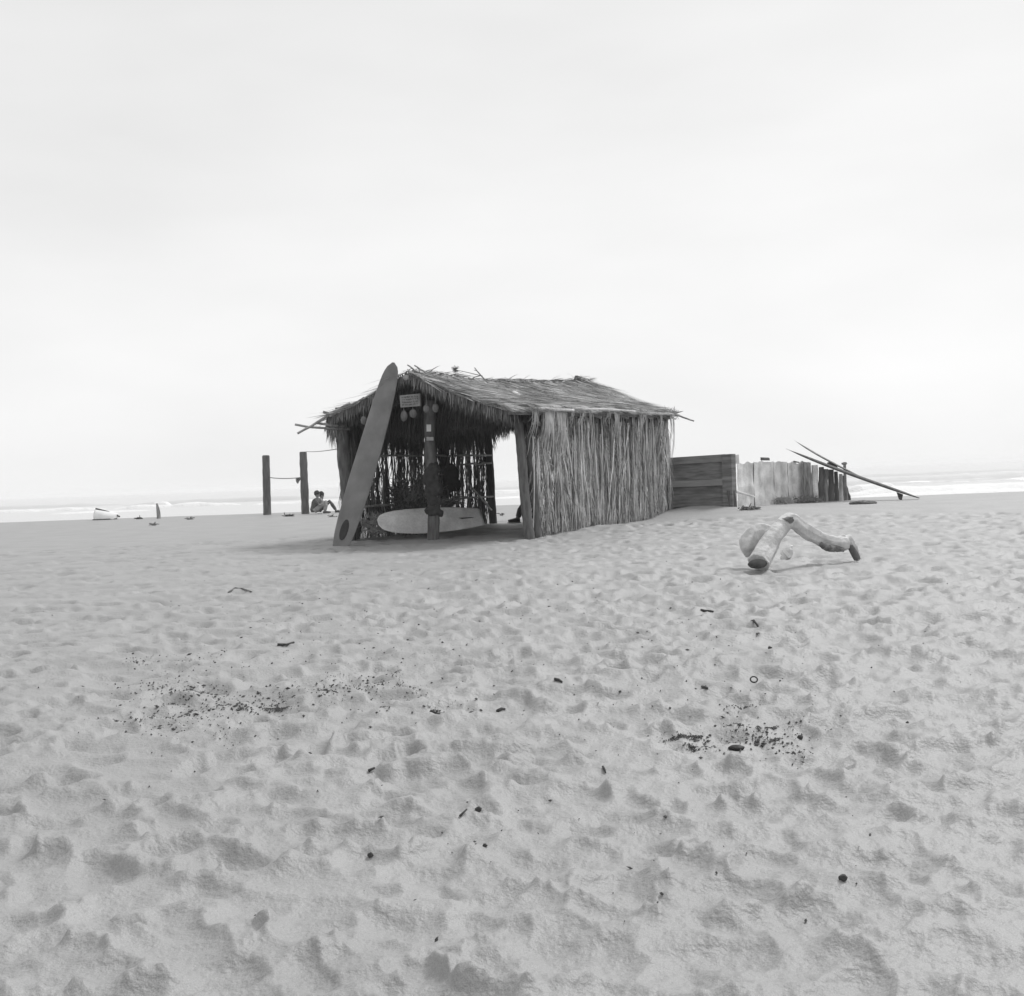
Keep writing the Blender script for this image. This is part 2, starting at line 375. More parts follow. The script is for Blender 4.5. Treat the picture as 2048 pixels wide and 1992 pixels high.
# ------------------------------------------------------------------ sea
def build_sea():
    mb = MB()
    ys = [60, 90, 130, 180, 260, 400, 700, 1500, 3000, 5800]
    V = []; Fc = []
    for y in ys:
        w = min(3400, max(400, y * 2.2))
        for i in range(9): V.append((-w + 2 * w * i / 8, y, SEA))
    for j in range(len(ys) - 1):
        for i in range(8): Fc.append((j * 9 + i, j * 9 + i + 1, (j + 1) * 9 + i + 1, (j + 1) * 9 + i))
    mb.add(V, Fc); o = mb.build('water', MAT['water'], origin=(0, 0, 0)); tag(o, kind='structure')
    def ridge(x0, x1, Y, h, wid, m, name, seed, seg=90, slant=0.0, rag=0.7):
        mb = MB(); V = []; n = 7
        for i in range(seg + 1):
            t = i / seg; x = x0 + (x1 - x0) * t
            e = min(1, 5 * t, 5 * (1 - t)) ** 0.6
            hh = h * e * (1 - rag * 0.5 + rag * (0.5 + mnoise.noise(V3(x * 0.23, seed, 0)) * 0.6 + 0.25 * mnoise.noise(V3(x * 1.1, seed, 4))))
            ww = wid * (0.5 + 0.5 * e)
            yc = Y + slant * (x - x0) + 2.2 * mnoise.noise(V3(x * 0.05, seed, 8)) + 0.5 * mnoise.noise(V3(x * 0.4, seed, 8))
            for k in range(n):
                s = k / (n - 1); prof = math.sin(PI * s) ** 0.8 * (1.15 - 0.35 * s)
                V.append((x, yc - ww / 2 + ww * s, SEA - 0.05 + max(0.0, hh) * prof + 0.05 * (0 < k < n - 1)))
        Fc = [(i * n + k, (i + 1) * n + k, (i + 1) * n + k + 1, i * n + k + 1) for i in range(seg) for k in range(n - 1)]
        mb.add(V, Fc); return mb.build(name, m, smooth=True)
    def X(px, Y): return (px - 1024) / F * Y
    fo = [(225, 480, 172, 0.55, 3.0, 0.9), (305, 345, 196, 0.75, 3.0, 0.4), (500, 720, 163, 0.40, 3.0, 0.8), (940, 1100, 186, 0.62, 4.0, 0.5), (930, 1110, 139, 0.22, 5.0, 0.8),
          (100, 300, 150, 0.15, 5.0, 0.9), (-100, 210, 178, 0.5, 3.0, 0.9),
          (1690, 1790, 104, 0.7, 5.0, 0.5), (1690, 2100, 92, 0.45, 7.0, 0.6), (1690, 2100, 82, 0.3, 7.0, 0.6), (1780, 2150, 98, 0.4, 5.0, 0.7)]
    root = None
    for k, (a, b, Y, h, w, rg) in enumerate(fo):
        o = ridge(X(a, Y), X(b, Y), Y, h, w, MAT['foam'], 'surf_foam', k * 3.7, rag=rg); tag(o, kind='stuff')
        o['label'] = 'white line of broken surf on the grey sea'
    for k, (a, b, Y, h, w) in enumerate([(1640, 2200, 138, 0.75, 9), (250, 700, 215, 0.8, 9), (-200, 260, 240, .7, 10), (900, 1250, 260, 0.7, 10), (1500, 2300, 230, 0.6, 9)]):
        o = ridge(X(a, Y), X(b, Y), Y, h, w, MAT['water'], 'swell', 50 + k * 2.3, rag=0.3); tag(o, kind='structure')
build_sea()

# ------------------------------------------------------------------ hut
dU = V3(0.44, 0.898, 0).normalized(); dV = V3(dU.y, -dU.x, 0)
HM = V3(-1.45, 20.45, 0)
def H(u, v, z): return HM + dU * u + dV * v + V3(0, 0, z)
def ridge_z(u): return float(np.interp(u, [-1.2, -0.8, 0.4, 2.0, 5.4, 6.6, 7.2, 8.2], [3.02, 3.04, 3.06, 3.05, 3.24, 3.34, 3.45, 3.44]))
def eave_z(u, right): return float(np.interp(u, [-1.2, 8.2], [2.23, 2.49] if right else [2.36, 2.44]))
def front_u(v): return float(np.interp(v, [-2.2, 0, 2.2], [-0.28, -0.78, -1.12]))
def roof_z(u, v):
    s = abs(v) / 2.15; sag = -0.075 * math.sin(PI * min(1, s))
    return ridge_z(u) * (1 - s) + eave_z(u, v > 0) * s + sag
ORG = H(4, 0, 0)
hut = empty('palm_thatch_hut', ORG)
tag(hut, 'open-fronted beach hut thatched with dry palm fronds, the only building on the sand', 'hut')

def tones(n, a, b): return rng.uniform(a, b, n)
def nvec(v): return v / np.linalg.norm(v, axis=1, keepdims=True)

def roof_side(right):
    sg = 1 if right else -1; U1 = 7.95
    mb = MB(); nu, nv = 40, 12; V = []
    for lay in (0, 1):
        for i in range(nu + 1):
            for j in range(nv + 1):
                v = sg * 2.12 * j / nv; u = front_u(v) + 0.05 + (U1 - front_u(v) - 0.05) * i / nu
                V.append(tuple(H(u, v, roof_z(u, v) - 0.03 - 0.07 * lay)))
    Q = (nu + 1) * (nv + 1); ix = lambda l, i, j: l * Q + i * (nv + 1) + j; Fc = []
    for i in range(nu):
        for j in range(nv):
            Fc.append((ix(0, i, j), ix(0, i + 1, j), ix(0, i + 1, j + 1), ix(0, i, j + 1)))
            Fc.append((ix(1, i, j), ix(1, i, j + 1), ix(1, i + 1, j + 1), ix(1, i + 1, j)))
    for i in range(nu):
        Fc.append((ix(0, i, nv), ix(0, i + 1, nv), ix(1, i + 1, nv), ix(1, i, nv)))
        Fc.append((ix(0, i, 0), ix(1, i, 0), ix(1, i + 1, 0), ix(0, i + 1, 0)))
    for j in range(nv):
        Fc.append((ix(0, 0, j), ix(0, 0, j + 1), ix(1, 0, j + 1), ix(1, 0, j)))
        Fc.append((ix(0, nu, j), ix(1, nu, j), ix(1, nu, j + 1), ix(0, nu, j + 1)))
    mb.add(V, Fc); mb.build('roof_underlay', MAT['underlay'], hut)
    # leaf blades lying down the slope
    mb = MB(); N = 24000 if right else 7000
    vv = rng.uniform(0.0, 1.0, N) * 2.1; uu = rng.uniform(0, 1, N)
    B = np.zeros((N, 3)); D = np.zeros((N, 3)); S = np.zeros((N, 3)); L = rng.uniform(0.3, 0.75, N)
    course = np.zeros(N)
    for k in range(N):
        v = sg * vv[k]; f = front_u(v); u = f - 0.05 + (U1 + 0.1 - f) * uu[k]
        z = roof_z(u, v); p = H(u, v, z)
        dn = (H(u, sg * (vv[k] + 0.25), roof_z(u, sg * (vv[k] + 0.25))) - p).normalized()
        yaw = random.gauss(0, 0.28)
        d = (dn + dU * math.tan(max(-1.2, min(1.2, yaw)))).normalized()
        nrm = dn.cross(dU) * (-sg); nrm = nrm if nrm.z > 0 else -nrm; nrm.normalize()
        lift = random.choice((0.0, .03, .06, .10, .22))
        d = (d + nrm * lift).normalized()
        B[k] = p + nrm * random.uniform(-0.02, 0.045)
        D[k] = d; sd = d.cross(nrm).normalized(); sd = (sd + nrm * random.uniform(-0.6, 0.6)).normalized(); S[k] = sd
        over = vv[k] + L[k] - 2.22
        if over > 0 and right: L[k] = max(0.1, L[k] - over * 0.85)
        course[k] = 0.5 + 0.9 * (0.5 + mnoise.noise(V3(u * 2.3, v * 0.8, 3 + sg)))
    mb.strands(B, D, S, L, rng.uniform(0.007, 0.020, N), np.full(N, 0.05), tones(N, 0.5, 1.5) * course)
    # frond ribs running down the slope
    u = -0.9
    while u < U1:
        v0 = random.uniform(0.0, 0.5); v1 = random.uniform(1.5, 2.15); sk = random.gauss(0, 0.12); pts = []
        for i in range(7):
            v = v0 + (v1 - v0) * i / 6; ux = u + sk * i / 6
            if ux < front_u(sg * v): ux = front_u(sg * v)
            pts.append(H(ux, sg * v, roof_z(ux, sg * v) + 0.045 + random.gauss(0, 0.008)))
        mb.tube(pts, [0.014 - 0.0012 * i for i in range(7)], 5, tone=random.uniform(0.6, 1.9))
        u += random.uniform(0.10, 0.19)
    # ragged tips along the ridge
    N = 420; B = []; D = []; S = []
    for k in range(N):
        u = random.uniform(-0.8, U1); p = H(u, random.uniform(-0.05, 0.05), ridge_z(u) + random.uniform(-0.03, 0.05)); B.append(p)
        d = V3(0, 0, random.uniform(0.05, 0.35)) + dV * (sg * random.uniform(0.2, 0.9)) + dU * random.uniform(0.1, 1.1); d.normalize(); D.append(d)
        S.append(d.cross(V3(0.2, 0.3, 1)).normalized())
    mb.strands(B, D, S, rng.uniform(0.12, 0.32, N), rng.uniform(0.012, 0.03, N), np.full(N, 0.2), tones(N, 0.5, 1.1))
    mb.build('roof_thatch', MAT['thatch'], hut)
roof_side(True); roof_side(False)

def fringe(name, rows):
    """rows: (point fn(t), n, out dir, length fn(t), tone range)"""
    mb = MB()
    for (fn, n, out, lfn, ta, tb) in rows:
        B = []; D = []; S = []; L = []
        for k in range(n):
            t = random.random(); p = fn(t); B.append(p)
            d = V3(random.gauss(0, 0.10), random.gauss(0, 0.10), -1) + out * random.uniform(-0.02, 0.16); d.normalize(); D.append(d)
            sd = V3(random.uniform(-1, 1), random.uniform(-1, 1), 0.1); S.append(sd.cross(d).normalized()); L.append(lfn(t) * random.uniform(0.55, 1.1))
        mb.strands(B, D, S, np.array(L), rng.uniform(0.012, 0.03, n), np.zeros(n), tones(n, ta, tb))
    return mb.build(name, MAT['thatch'], hut)
def fe(t, du=0.0, dz=0.0):
    v = -2.12 + 4.24 * t; u = front_u(v) + du
    return H(u, v, roof_z(u, v) + dz)
def flen(t):
    v = -2.12 + 4.24 * t
    return roof_z(front_u(v), v) - (2.02 + 0.16 * mnoise.noise(V3(v * 2.3, 0, 5)))
fringe('gable_fringe', [  # leaf tones lowered to paint in the shade of the hut front
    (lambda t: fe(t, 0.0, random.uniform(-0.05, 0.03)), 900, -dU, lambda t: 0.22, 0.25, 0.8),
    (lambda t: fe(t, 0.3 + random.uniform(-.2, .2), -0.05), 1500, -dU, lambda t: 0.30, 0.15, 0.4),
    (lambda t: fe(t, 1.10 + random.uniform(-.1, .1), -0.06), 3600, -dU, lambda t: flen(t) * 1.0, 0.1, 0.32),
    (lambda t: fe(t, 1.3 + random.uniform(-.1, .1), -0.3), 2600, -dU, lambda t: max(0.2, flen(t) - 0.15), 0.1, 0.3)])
fringe('eave_fringe', [
    (lambda t: H(-0.3 + 7.9 * t, -2.12, roof_z(-0.3 + 7.9 * t, -2.12) + 0.02), 1900, -dV, lambda t: 0.42, 0.4, 0.9),
    (lambda t: H(-0.25 + 0.5 * t, -2.15, 2.34), 90, -dV, lambda t: 0.45, 0.4, 0.8),
    (lambda t: H(7.9, -2.1 + 4.2 * t, roof_z(7.9, -2.1 + 4.2 * t)), 900, dU, lambda t: 0.3, 0.5, 1.0)])

# wall of hanging fronds
def frond_wall(name, v, u0, u1, step, top_fn, bot_fn, facing, jit, leaf_n, lw, ta, tb, seed, tone_u=None, gap=0.0, llen=(0.3, 0.62), spread=(0.10, 0.42)):
    random.seed(seed); mb = MB(); u = u0
    BB = []; DD = []; SS = []; LL = []; WW = []; TT = []
    while u < u1:
        off = random.uniform(-jit, jit); top = H(u + random.gauss(0, 0.03), v + off, top_fn(u) + random.uniform(-0.08, 0.04))
        bot = H(u + random.gauss(0, 0.10), v + off + random.uniform(-0.04, 0.05) * facing, bot_fn(u) + random.uniform(-0.02, 0.12))
        mid = (top + bot) / 2 + dU * random.gauss(0, 0.05) + dV * facing * random.uniform(0, 0.05)
        tn = random.uniform(ta, tb) * (tone_u(u) if tone_u else 1)
        pts = []
        for i in range(9):
            t = i / 8; pts.append(top * (1 - t) ** 2 + mid * 2 * t * (1 - t) + bot * t * t)
        mb.tube(pts, [0.017 - 0.0014 * i for i in range(9)], 5, tone=tn * random.uniform(0.9, 1.5))
        if random.random() >= gap:
            for k in range(leaf_n):
                t = random.random() * 0.93; p = top * (1 - t) ** 2 + mid * 2 * t * (1 - t) + bot * t * t
                sgn = random.choice((-1, 1)); a = random.uniform(*spread)
                d = V3(0, 0, -1) + dU * (sgn * math.tan(a)) + dV * (facing * random.uniform(-0.08, 0.15)); d.normalize()
                L = random.uniform(*llen); L = min(L, (p.z - bot_fn(u)) * 1.05 + 0.05)
                nn = dV * facing + dU * random.uniform(-0.9, 0.9)
                BB.append(p); DD.append(d); SS.append(d.cross(nn).normalized()); LL.append(L); WW.append(random.uniform(0.6, 1.2) * lw)
                TT.append(tn * random.choice((0.4, 0.6, 0.85, 1.0, 1.3, 1.9)))
        u += step * random.uniform(0.7, 1.35)
    n = len(BB)
    mb.strands(BB, DD, SS, np.array(LL), np.array(WW), rng.uniform(0.0, 0.12, n), np.array(TT))
    return mb
def gz(u, v):
    p = H(u, v, 0); return tzf(p.x, p.y)
mb = frond_wall('w', 1.90, 0.32, 8.1, 0.115, lambda u: eave_z(u, True) - 0.06, lambda u: gz(u, 1.95) - 0.02, 1, 0.06, 110, 0.014, 0.55, 1.3, 5,
                gap=0.14, tone_u=lambda u: (1.3 if u < 1.3 else 1.0) * (0.75 + 0.6 * (0.5 + mnoise.noise(V3(u * 1.9, 2, 2)))), spread=(0.08, 0.72), llen=(0.3, 0.75))
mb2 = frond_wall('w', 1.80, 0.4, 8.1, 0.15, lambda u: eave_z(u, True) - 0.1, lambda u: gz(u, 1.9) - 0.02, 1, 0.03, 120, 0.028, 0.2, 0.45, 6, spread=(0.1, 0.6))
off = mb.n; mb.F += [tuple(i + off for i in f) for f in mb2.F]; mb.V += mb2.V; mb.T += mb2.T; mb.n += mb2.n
random.seed(45); BB = []; DD = []; SS = []
for k in range(2200):  # packed leaf under the eave, its dark tones painting the eave shadow
    u = random.uniform(0.35, 8.05); BB.append(H(u, 1.86 + random.gauss(0, .03), eave_z(u, True) - random.uniform(-.02, .12))); d = V3(random.gauss(0, .15), random.gauss(0, .15), -1).normalized(); DD.append(d)
    SS.append(d.cross(V3(random.gauss(0.9, .3), random.gauss(-.4, .3), 0)).normalized())
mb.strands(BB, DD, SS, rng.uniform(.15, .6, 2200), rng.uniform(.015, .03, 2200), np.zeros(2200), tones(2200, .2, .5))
for k in range(210):
    u = random.uniform(0.3, 8.1); z1 = eave_z(u, True) - random.uniform(0.0, 0.6); z0 = gz(u, 1.95) + random.choice((0, 0, 0.05, 0.3, 0.7)) * random.random(); us = random.gauss(0, .32); v = 1.93 + random.uniform(0, .08)
    pts = [H(u + us * (i / 9) + 0.025 * mnoise.noise(V3(k * 3.3, i * .7, 0)), v + 0.03 * mnoise.noise(V3(k * 2.1, i * .5, 5)), z1 + (z0 - z1) * i / 9) for i in range(10)]
    w0 = random.choice((.006, .008, .010, .014)); mb.tube(pts, [w0 * (1 - .06 * i) for i in range(10)], 4, tone=random.choice((0.5, .8, 1.1, 1.6, 2.0)))
for k in range(60):
    u = random.uniform(0.3, 8.0); z1 = random.uniform(.4, 2.2); d = V3(0, 0, -1) + dU * random.gauss(0, .8) + dV * .1; d.normalize(); p = H(u, 1.98, z1); L = random.uniform(.3, .8)
    L = min(L, z1 * .9); mb.tube([p, p + d * L * .5 + V3(0, 0, .03), p + d * L], [.007, .006, .004], 4, tone=random.choice((.4, .8, 1.5)))
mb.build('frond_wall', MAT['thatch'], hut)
# seaward wall, thinner: daylight shows between the stems
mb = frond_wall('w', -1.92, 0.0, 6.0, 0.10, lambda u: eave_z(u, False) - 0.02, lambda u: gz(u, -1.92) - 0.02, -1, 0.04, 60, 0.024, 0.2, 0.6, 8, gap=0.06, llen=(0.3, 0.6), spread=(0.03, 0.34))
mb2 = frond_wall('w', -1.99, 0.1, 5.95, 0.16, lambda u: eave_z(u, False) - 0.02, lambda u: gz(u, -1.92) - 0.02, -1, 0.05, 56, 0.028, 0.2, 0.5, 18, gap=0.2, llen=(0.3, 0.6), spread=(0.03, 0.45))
off = mb.n; mb.F += [tuple(i + off for i in f) for f in mb2.F]; mb.V += mb2.V; mb.T += mb2.T; mb.n += mb2.n
random.seed(44); BB = []; DD = []; SS = []
for k in range(2600):      # leaf bases packed under the eave
    u = random.uniform(0.0, 6.0); BB.append(H(u, -1.9 + random.gauss(0, .05), eave_z(u, False) - random.uniform(0, .15))); d = V3(random.gauss(0, .12), random.gauss(0, .12), -1).normalized(); DD.append(d)
    SS.append(d.cross(V3(random.gauss(0.9, .3), random.gauss(-.4, .3), 0)).normalized())
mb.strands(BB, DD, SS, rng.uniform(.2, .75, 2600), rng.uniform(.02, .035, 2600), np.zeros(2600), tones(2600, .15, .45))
mb.build('frond_wall', MAT['thatch'], hut)
random.seed(21)
# bundles of leaf draped over the eave of the near wall
mb = MB()
for (u, n, ln) in ((-0.1, 16, .5), (0.35, 30, 0.8), (0.6, 30, 1.0), (0.95, 40, 0.75), (1.15, 30, 0.95), (2.15, 12, 0.35), (2.6, 5, 0.9), (3.5, 7, 0.3), (4.0, 16, 0.75), (5.5, 6, 1.0), (5.75, 9, .4), (6.9, 7, 0.6), (7.75, 8, 1.1), (1.65, 10, 0.4)):
    for k in range(n):
        uu = u + random.gauss(0, 0.07); z = roof_z(uu, 2.0)
        L = ln * random.uniform(0.5, 1.1); pts = []
        for i in range(9):
            t = i / 8
            if t < 0.3: v = 1.85 + 0.32 * t / 0.3; zz = roof_z(uu, min(v, 2.15)) + 0.05 + 0.03 * math.sin(PI * t / 0.3)
            else: s = (t - 0.3) / 0.7; v = 2.17 + 0.05 * math.sin(s * 3) - 0.08 * s; zz = roof_z(uu, 2.15) + 0.05 - L * s
            pts.append(H(uu + random.gauss(0, 0.006) + 0.10 * t * t * ((k % 5) - 2) / 2, v, zz))
        mb.tube(pts, [0.008, 0.008, 0.008, 0.007, 0.007, 0.006, 0.005, 0.004, 0.002], 4, tone=random.uniform(0.9, 1.7))
mb.build('draped_fronds', MAT['thatch'], hut)

# posts, poles and rails
def pole(name, pts, r, m='pole', n=10, parent=hut, tone=1.0, bend=0.0, seg=8):
    pts = [Vector(p) for p in pts]
    if len(pts) == 2:
        a, b = pts; pts = [a.lerp(b, i / seg) + V3(random.gauss(0, bend), random.gauss(0, bend), random.gauss(0, bend)) * math.sin(PI * i / seg) for i in range(seg + 1)]
    k = len(pts); rr = [r[0] + (r[1] - r[0]) * i / (k - 1) for i in range(k)] if hasattr(r, '__len__') else [r] * k
    mb = MB(); mb.tube(pts, rr, n, tone=tone); return mb.build(name, MAT[m], parent, smooth=True)
def trunk_post(name, base, top, r0_, r1_, seed, parent=hut):
    mb = MB(); pts = []; rad = []
    n = 60
    for i in range(n + 1):
        t = i / n; p = base.lerp(top, t); pts.append(p + V3(mnoise.noise(V3(t * 2, seed, 0)), mnoise.noise(V3(t * 2, seed, 9)), 0) * 0.05)
        rad.append((r0_ + (r1_ - r0_) * t) * (1 + 0.015 * math.sin(t * 90) + 0.12 * mnoise.noise(V3(t * 9, seed, 3))))
    mb.tube(pts, rad, 14); return mb.build(name, MAT['trunk'], parent, smooth=True)
pb = P(866, 1082, 20.35); pb.z = -0.1
trunk_post('post', pb, P(860, 800, 20.35), 0.112, 0.10, 1)
b = P(1060, 1080, 19.6); b.z = -0.1
trunk_post('post', b, P(1033, 828, 19.75), 0.095, 0.085, 2)
b = P(1077, 1078, 19.8); b.z = -0.1
trunk_post('post', b, P(1055, 832, 20.0), 0.075, 0.07, 3)
trunk_post('post', H(0.0, -1.92, -0.1), P(683, 815, 21.25), 0.125, 0.12, 4)
trunk_post('post', H(0.3, -1.98, -0.1), H(0.3, -1.98, 2.4), 0.08, 0.07, 5)
b = P(987, 1046, 26.7); b.z = -0.1
trunk_post('post', b, P(974, 832, 26.7), 0.10, 0.085, 6)
trunk_post('post', H(8.05, 1.85, 0.0), H(8.05, 1.85, 2.5), 0.08, 0.07, 7)
trunk_post('post', H(8.05, -1.9, -0.1), H(8.05, -1.9, 2.5), 0.08, 0.07, 8)
trunk_post('post', H(3.9, -1.95, -0.1), H(3.9, -1.95, 2.4), 0.08, 0.07, 9)
pole('ridge_pole', [H(-0.85, 0, ridge_z(-0.8) - 0.10), H(7.9, 0, 3.28)], 0.05, bend=0.01)
pole('eave_pole', [H(1.55, 2.20, 2.36), H(8.05, 2.18, 2.47)], 0.028, 'palepole', bend=0.015)
pole('eave_pole', [H(-0.75, 2.10, 2.27), H(1.5, 2.24, 2.31)], 0.028, 'palepole', bend=0.012)
pole('eave_pole', [P(992, 803, 18.9), P(1068, 829, 19.7)], 0.026, 'palepole', bend=0.01)
pole('eave_pole', [H(-0.2, -2.05, 2.30), H(7.9, -2.0, 2.38)], 0.035, bend=0.02)
pole('tie_beam', [H(1.0, -2.0, 2.28), H(1.0, 1.85, 2.25)], 0.045, bend=0.01)
pole('tie_beam', [H(4.0, -2.0, 2.25), H(4.0, 1.85, 2.3)], 0.045, bend=0.01)
pole('tie_beam', [P(1004, 851, 27.0), P(1046, 838, 27.2)], 0.03, bend=0.01)
for u in (0.1, 1.7, 3.3, 4.9, 6.5, 7.7):
    for sg in (-1, 1):
        pole('rafter', [H(u, sg * 0.02, ridge_z(u) - 0.13), H(u, sg * 2.1, roof_z(u, sg * 2.1) - 0.12)], 0.035, bend=0.01)
for (u0, u1, z) in ((0.2, 6.0, 1.62), (0.2, 6.0, 0.62), (4.4, 6.0, 1.43)):
    pole('wall_rail', [H(u0, -1.82, z), H(u1, -1.84, z + 0.03)], 0.024, bend=0.012)
pole('wall_rail', [H(0.2, 1.76, 1.2), H(8, 1.76, 1.35)], 0.03, bend=0.012)
pole('brace', [P(938, 968, 25.0), P(983, 1020, 26.4)], 0.022, 'palepole', bend=0.01)
# pole ends at the corners
pole('rafter_end', [P(595, 867, 20.8), P(700, 806, 21.2)], (0.022, 0.030), bend=0.012)
pole('rafter_end', [P(590, 849, 20.9), P(617, 854, 21.0), P(660, 857, 21.1), P(700, 858, 21.2)], (0.022, 0.024))
pole('rafter_end', [P(646, 824, 21.0), P(664, 829, 21.05), P(690, 834, 21.1)], (0.028, 0.028))
pole('rafter_end', [P(634, 846, 21.0), P(665, 851, 21.1), P(690, 852, 21.15)], (0.024, 0.028))
pole('rafter_end', [P(1388, 842, 26.7), P(1330, 822, 26.6)], (0.018, 0.026), bend=0.012)
pole('rafter_end', [P(1352, 838, 26.6), P(1325, 832, 26.6)], (0.016, 0.020), bend=0.01)
pole('rafter_end', [P(1352, 826, 26.5), P(1325, 827, 26.6)], (0.016, 0.020), bend=0.01)
pole('rafter_end', [P(815, 730, 19.75), P(852, 756, 20.1)], (0.012, 0.022), bend=0.012)
pole('rafter_end', [P(829, 731, 19.85), P(875, 760, 20.3)], (0.012, 0.022), bend=0.012)
# dry leaf hanging from the left corner and a few fronds at the right corner
mb = MB()
for (px, py, L, n) in ((664, 858, 0.40, 16), (655, 858, 0.12, 10), (672, 858, 0.2, 14), (680, 862, 0.25, 14), (650, 855, .1, 6)):
    B = [P(px + random.gauss(0, 1.3), py, 21.05) for _ in range(n)]; D = [V3(random.gauss(0, .12), random.gauss(0, .12), -1).normalized() for _ in range(n)]
    mb.strands(B, D, [V3(random.uniform(-1, 1), random.uniform(-1, 1), 0).normalized() for _ in range(n)], rng.uniform(0.6, 1.1, n) * L, np.full(n, 0.022), np.zeros(n), tones(n, .4, .8))
for k in range(26):
    px = 1342 + random.gauss(0, 7); B = [P(px, 826, 26.6)]; d = V3(random.gauss(0.3, .4), random.gauss(0, .2), random.gauss(0.1, .4)).normalized()
    mb.strands(B, [d], [d.cross(V3(0, 1, 0.2)).normalized()], np.array([random.uniform(.1, .25)]), np.array([0.02]), np.zeros(1), np.array([random.uniform(.5, 1)]))
for k in range(22):   # leaf at the far corner post by the opening
    p = P(984 + random.gauss(0, 3), 862 + random.uniform(-8, 25), 26.6); d = V3(random.uniform(0.1, 0.45), 0.1, -1).normalized()
    mb.strands([p], [d], [d.cross(V3(0, 1, 0)).normalized()], np.array([random.uniform(.2, .35)]), np.array([0.018]), np.zeros(1), np.array([random.uniform(.4, .8)]))
mb.build('hanging_leaves', MAT['thatch'], hut)
# slab of driftwood tied on the ridge at the far end
mb = MB(); c = P(1155, 764, 27.0); mb.box(c, dU * 0.22 - dV * 0.02, dV * 0.035, V3(0.06, 0.0, 0.13), jit=0.02)
mb.build('ridge_slab', MAT['greywood'], hut)
# bright scrap of leaf sheath on the roof
o = MB(); c = H(1.75, 0.95, roof_z(1.75, 0.95) + 0.07); o.ell(c, dU * 0.12, (dV * 0.8 + V3(0, 0, -0.5)) * 0.10, V3(0, 0, 0.03), bump=0.5, seed=4)
tag(o.build('leaf_sheath', MAT['paper'], smooth=True), 'small pale curled scrap lying on the near slope of the thatched roof', 'leaf sheath')

# dry flower stalks stuck in the ridge
fl = empty('dry_flower_stalk', P(955, 760, 21.2))
mb = MB(); mb.tube([P(965, 752, 21.2), P(940, 746, 21.2), P(914, 740, 21.2)], [0.009, 0.007, 0.005], 5); mb.build('stalk', MAT['paletwig'], fl)
mb = MB(); c = P(911, 739, 21.2)
for k in range(60):
    d = V3(random.gauss(0, 1), random.gauss(0, 1), random.gauss(0, 1)).normalized(); mb.tube([c, c + d * random.uniform(0.05, 0.10)], [0.006, 0.003], 3)
mb.build('flower_head', MAT['paletwig'], fl)
tag(fl, 'thin dry stalk with a feathery round head sticking out from the hut ridge', 'dry flower')
tw = empty('forked_branch', P(972, 762, 21.4))
mb = MB(); mb.tube([P(976, 766, 21.4), P(962, 751, 21.4), P(955, 743, 21.4), P(949, 735, 21.4)], [0.016, 0.014, 0.013, 0.010], 6)
mb.tube([P(962, 751, 21.4), P(950, 754, 21.4), P(936, 764, 21.4)], [0.012, 0.012, 0.012], 6); mb.tube([P(955, 742, 21.4), P(948, 740, 21.4)], [0.008, 0.006], 5)
tag(tw, 'bare forked twig poking up from the hut ridge beside the dry flower stalk', 'branch'); mb.build('stem', MAT['pole'], tw, smooth=True)

# ------------------------------------------------------------------ surfboards
def surfboard_mesh(tail, nose, nrm, width, thick, prof, rocker=0.06, nst=44, nc=20):
    tail = Vector(tail); nose = Vector(nose); ax = nose - tail; L = ax.length; ax.normalize()
    nrm = (nrm - ax * nrm.dot(ax)).normalized(); sd = ax.cross(nrm).normalized()
    V = []
    for i in range(nst + 1):
        t = i / nst; t2 = t
        w = width * 0.5 * prof(t2); th = thick * 0.5 * (max(0.0, 1 - (2 * t - 0.95) ** 4) * 0.9 + 0.10)
        c = tail + ax * (L * t) + nrm * (rocker * (2 * t - 1) ** 2 * (1.0 if t > .5 else 0.5))
        for k in range(nc):
            a = 2 * PI * k / nc; cx, cy = math.cos(a), math.sin(a)
            V.append(tuple(c + sd * (w * (abs(cx) ** 0.8) * (1 if cx > 0 else -1)) + nrm * (th * (abs(cy) ** 0.9) * (1 if cy > 0 else -1))))
    Fc = [(i * nc + k, i * nc + (k + 1) % nc, (i + 1) * nc + (k + 1) % nc, (i + 1) * nc + k) for i in range(nst) for k in range(nc)]
    Fc.append(tuple(range(nc - 1, -1, -1))); Fc.append(tuple(nst * nc + k for k in range(nc)))
    mb = MB(); mb.add(V, Fc); return mb, (tail, ax, L, nrm, sd)
def longprof(t):
    return float(np.interp(t, [0, .02, .08, .18, .37, .58, .74, .84, .90, .94, .965, .985, 1.0], [.58, .66, .82, .93, 1.0, .95, .88, .80, .72, .63, .52, .37, .10]))
tail = P(680, 1094, 19.35); tail.z = -0.08; nose = P(790, 727, 19.95)
sb = empty('leaning_surfboard', drop(tail))
mb, fr = surfboard_mesh(tail, nose, V3(-0.52, -0.85, 0.15), 0.555, 0.085, longprof, 0.05)
mb.build('board', MAT['board'], sb, smooth=True)
t_, ax_, L_, n_, s_ = fr
mb = MB(); c = t_ + ax_ * 0.36 + n_ * 0.055; 
ring = [tuple(c + s_ * (0.085 * math.cos(a)) + ax_ * (0.19 * math.sin(a)) + n_ * 0.0) for a in [2 * PI * k / 24 for k in range(24)]]
ring2 = [tuple(Vector(p) - n_ * 0.03) for p in ring]
mb.add(ring + ring2, [tuple(range(24)), tuple(range(47, 23, -1))] + [(k, 24 + k, 24 + (k + 1) % 24, (k + 1) % 24) for k in range(24)])
mb.build('dark_patch', MAT['boarddark'], sb)
tag(sb, 'tall grey longboard leaning nose-up against the front of the thatched hut', 'surfboard')
def shortprof(t):
    return float(np.interp(t, [0, .015, .1, .3, .5, .7, .82, .90, .95, .98, 1.0], [.62, .68, .78, .93, 1.0, .97, .88, .76, .62, .46, .20]))
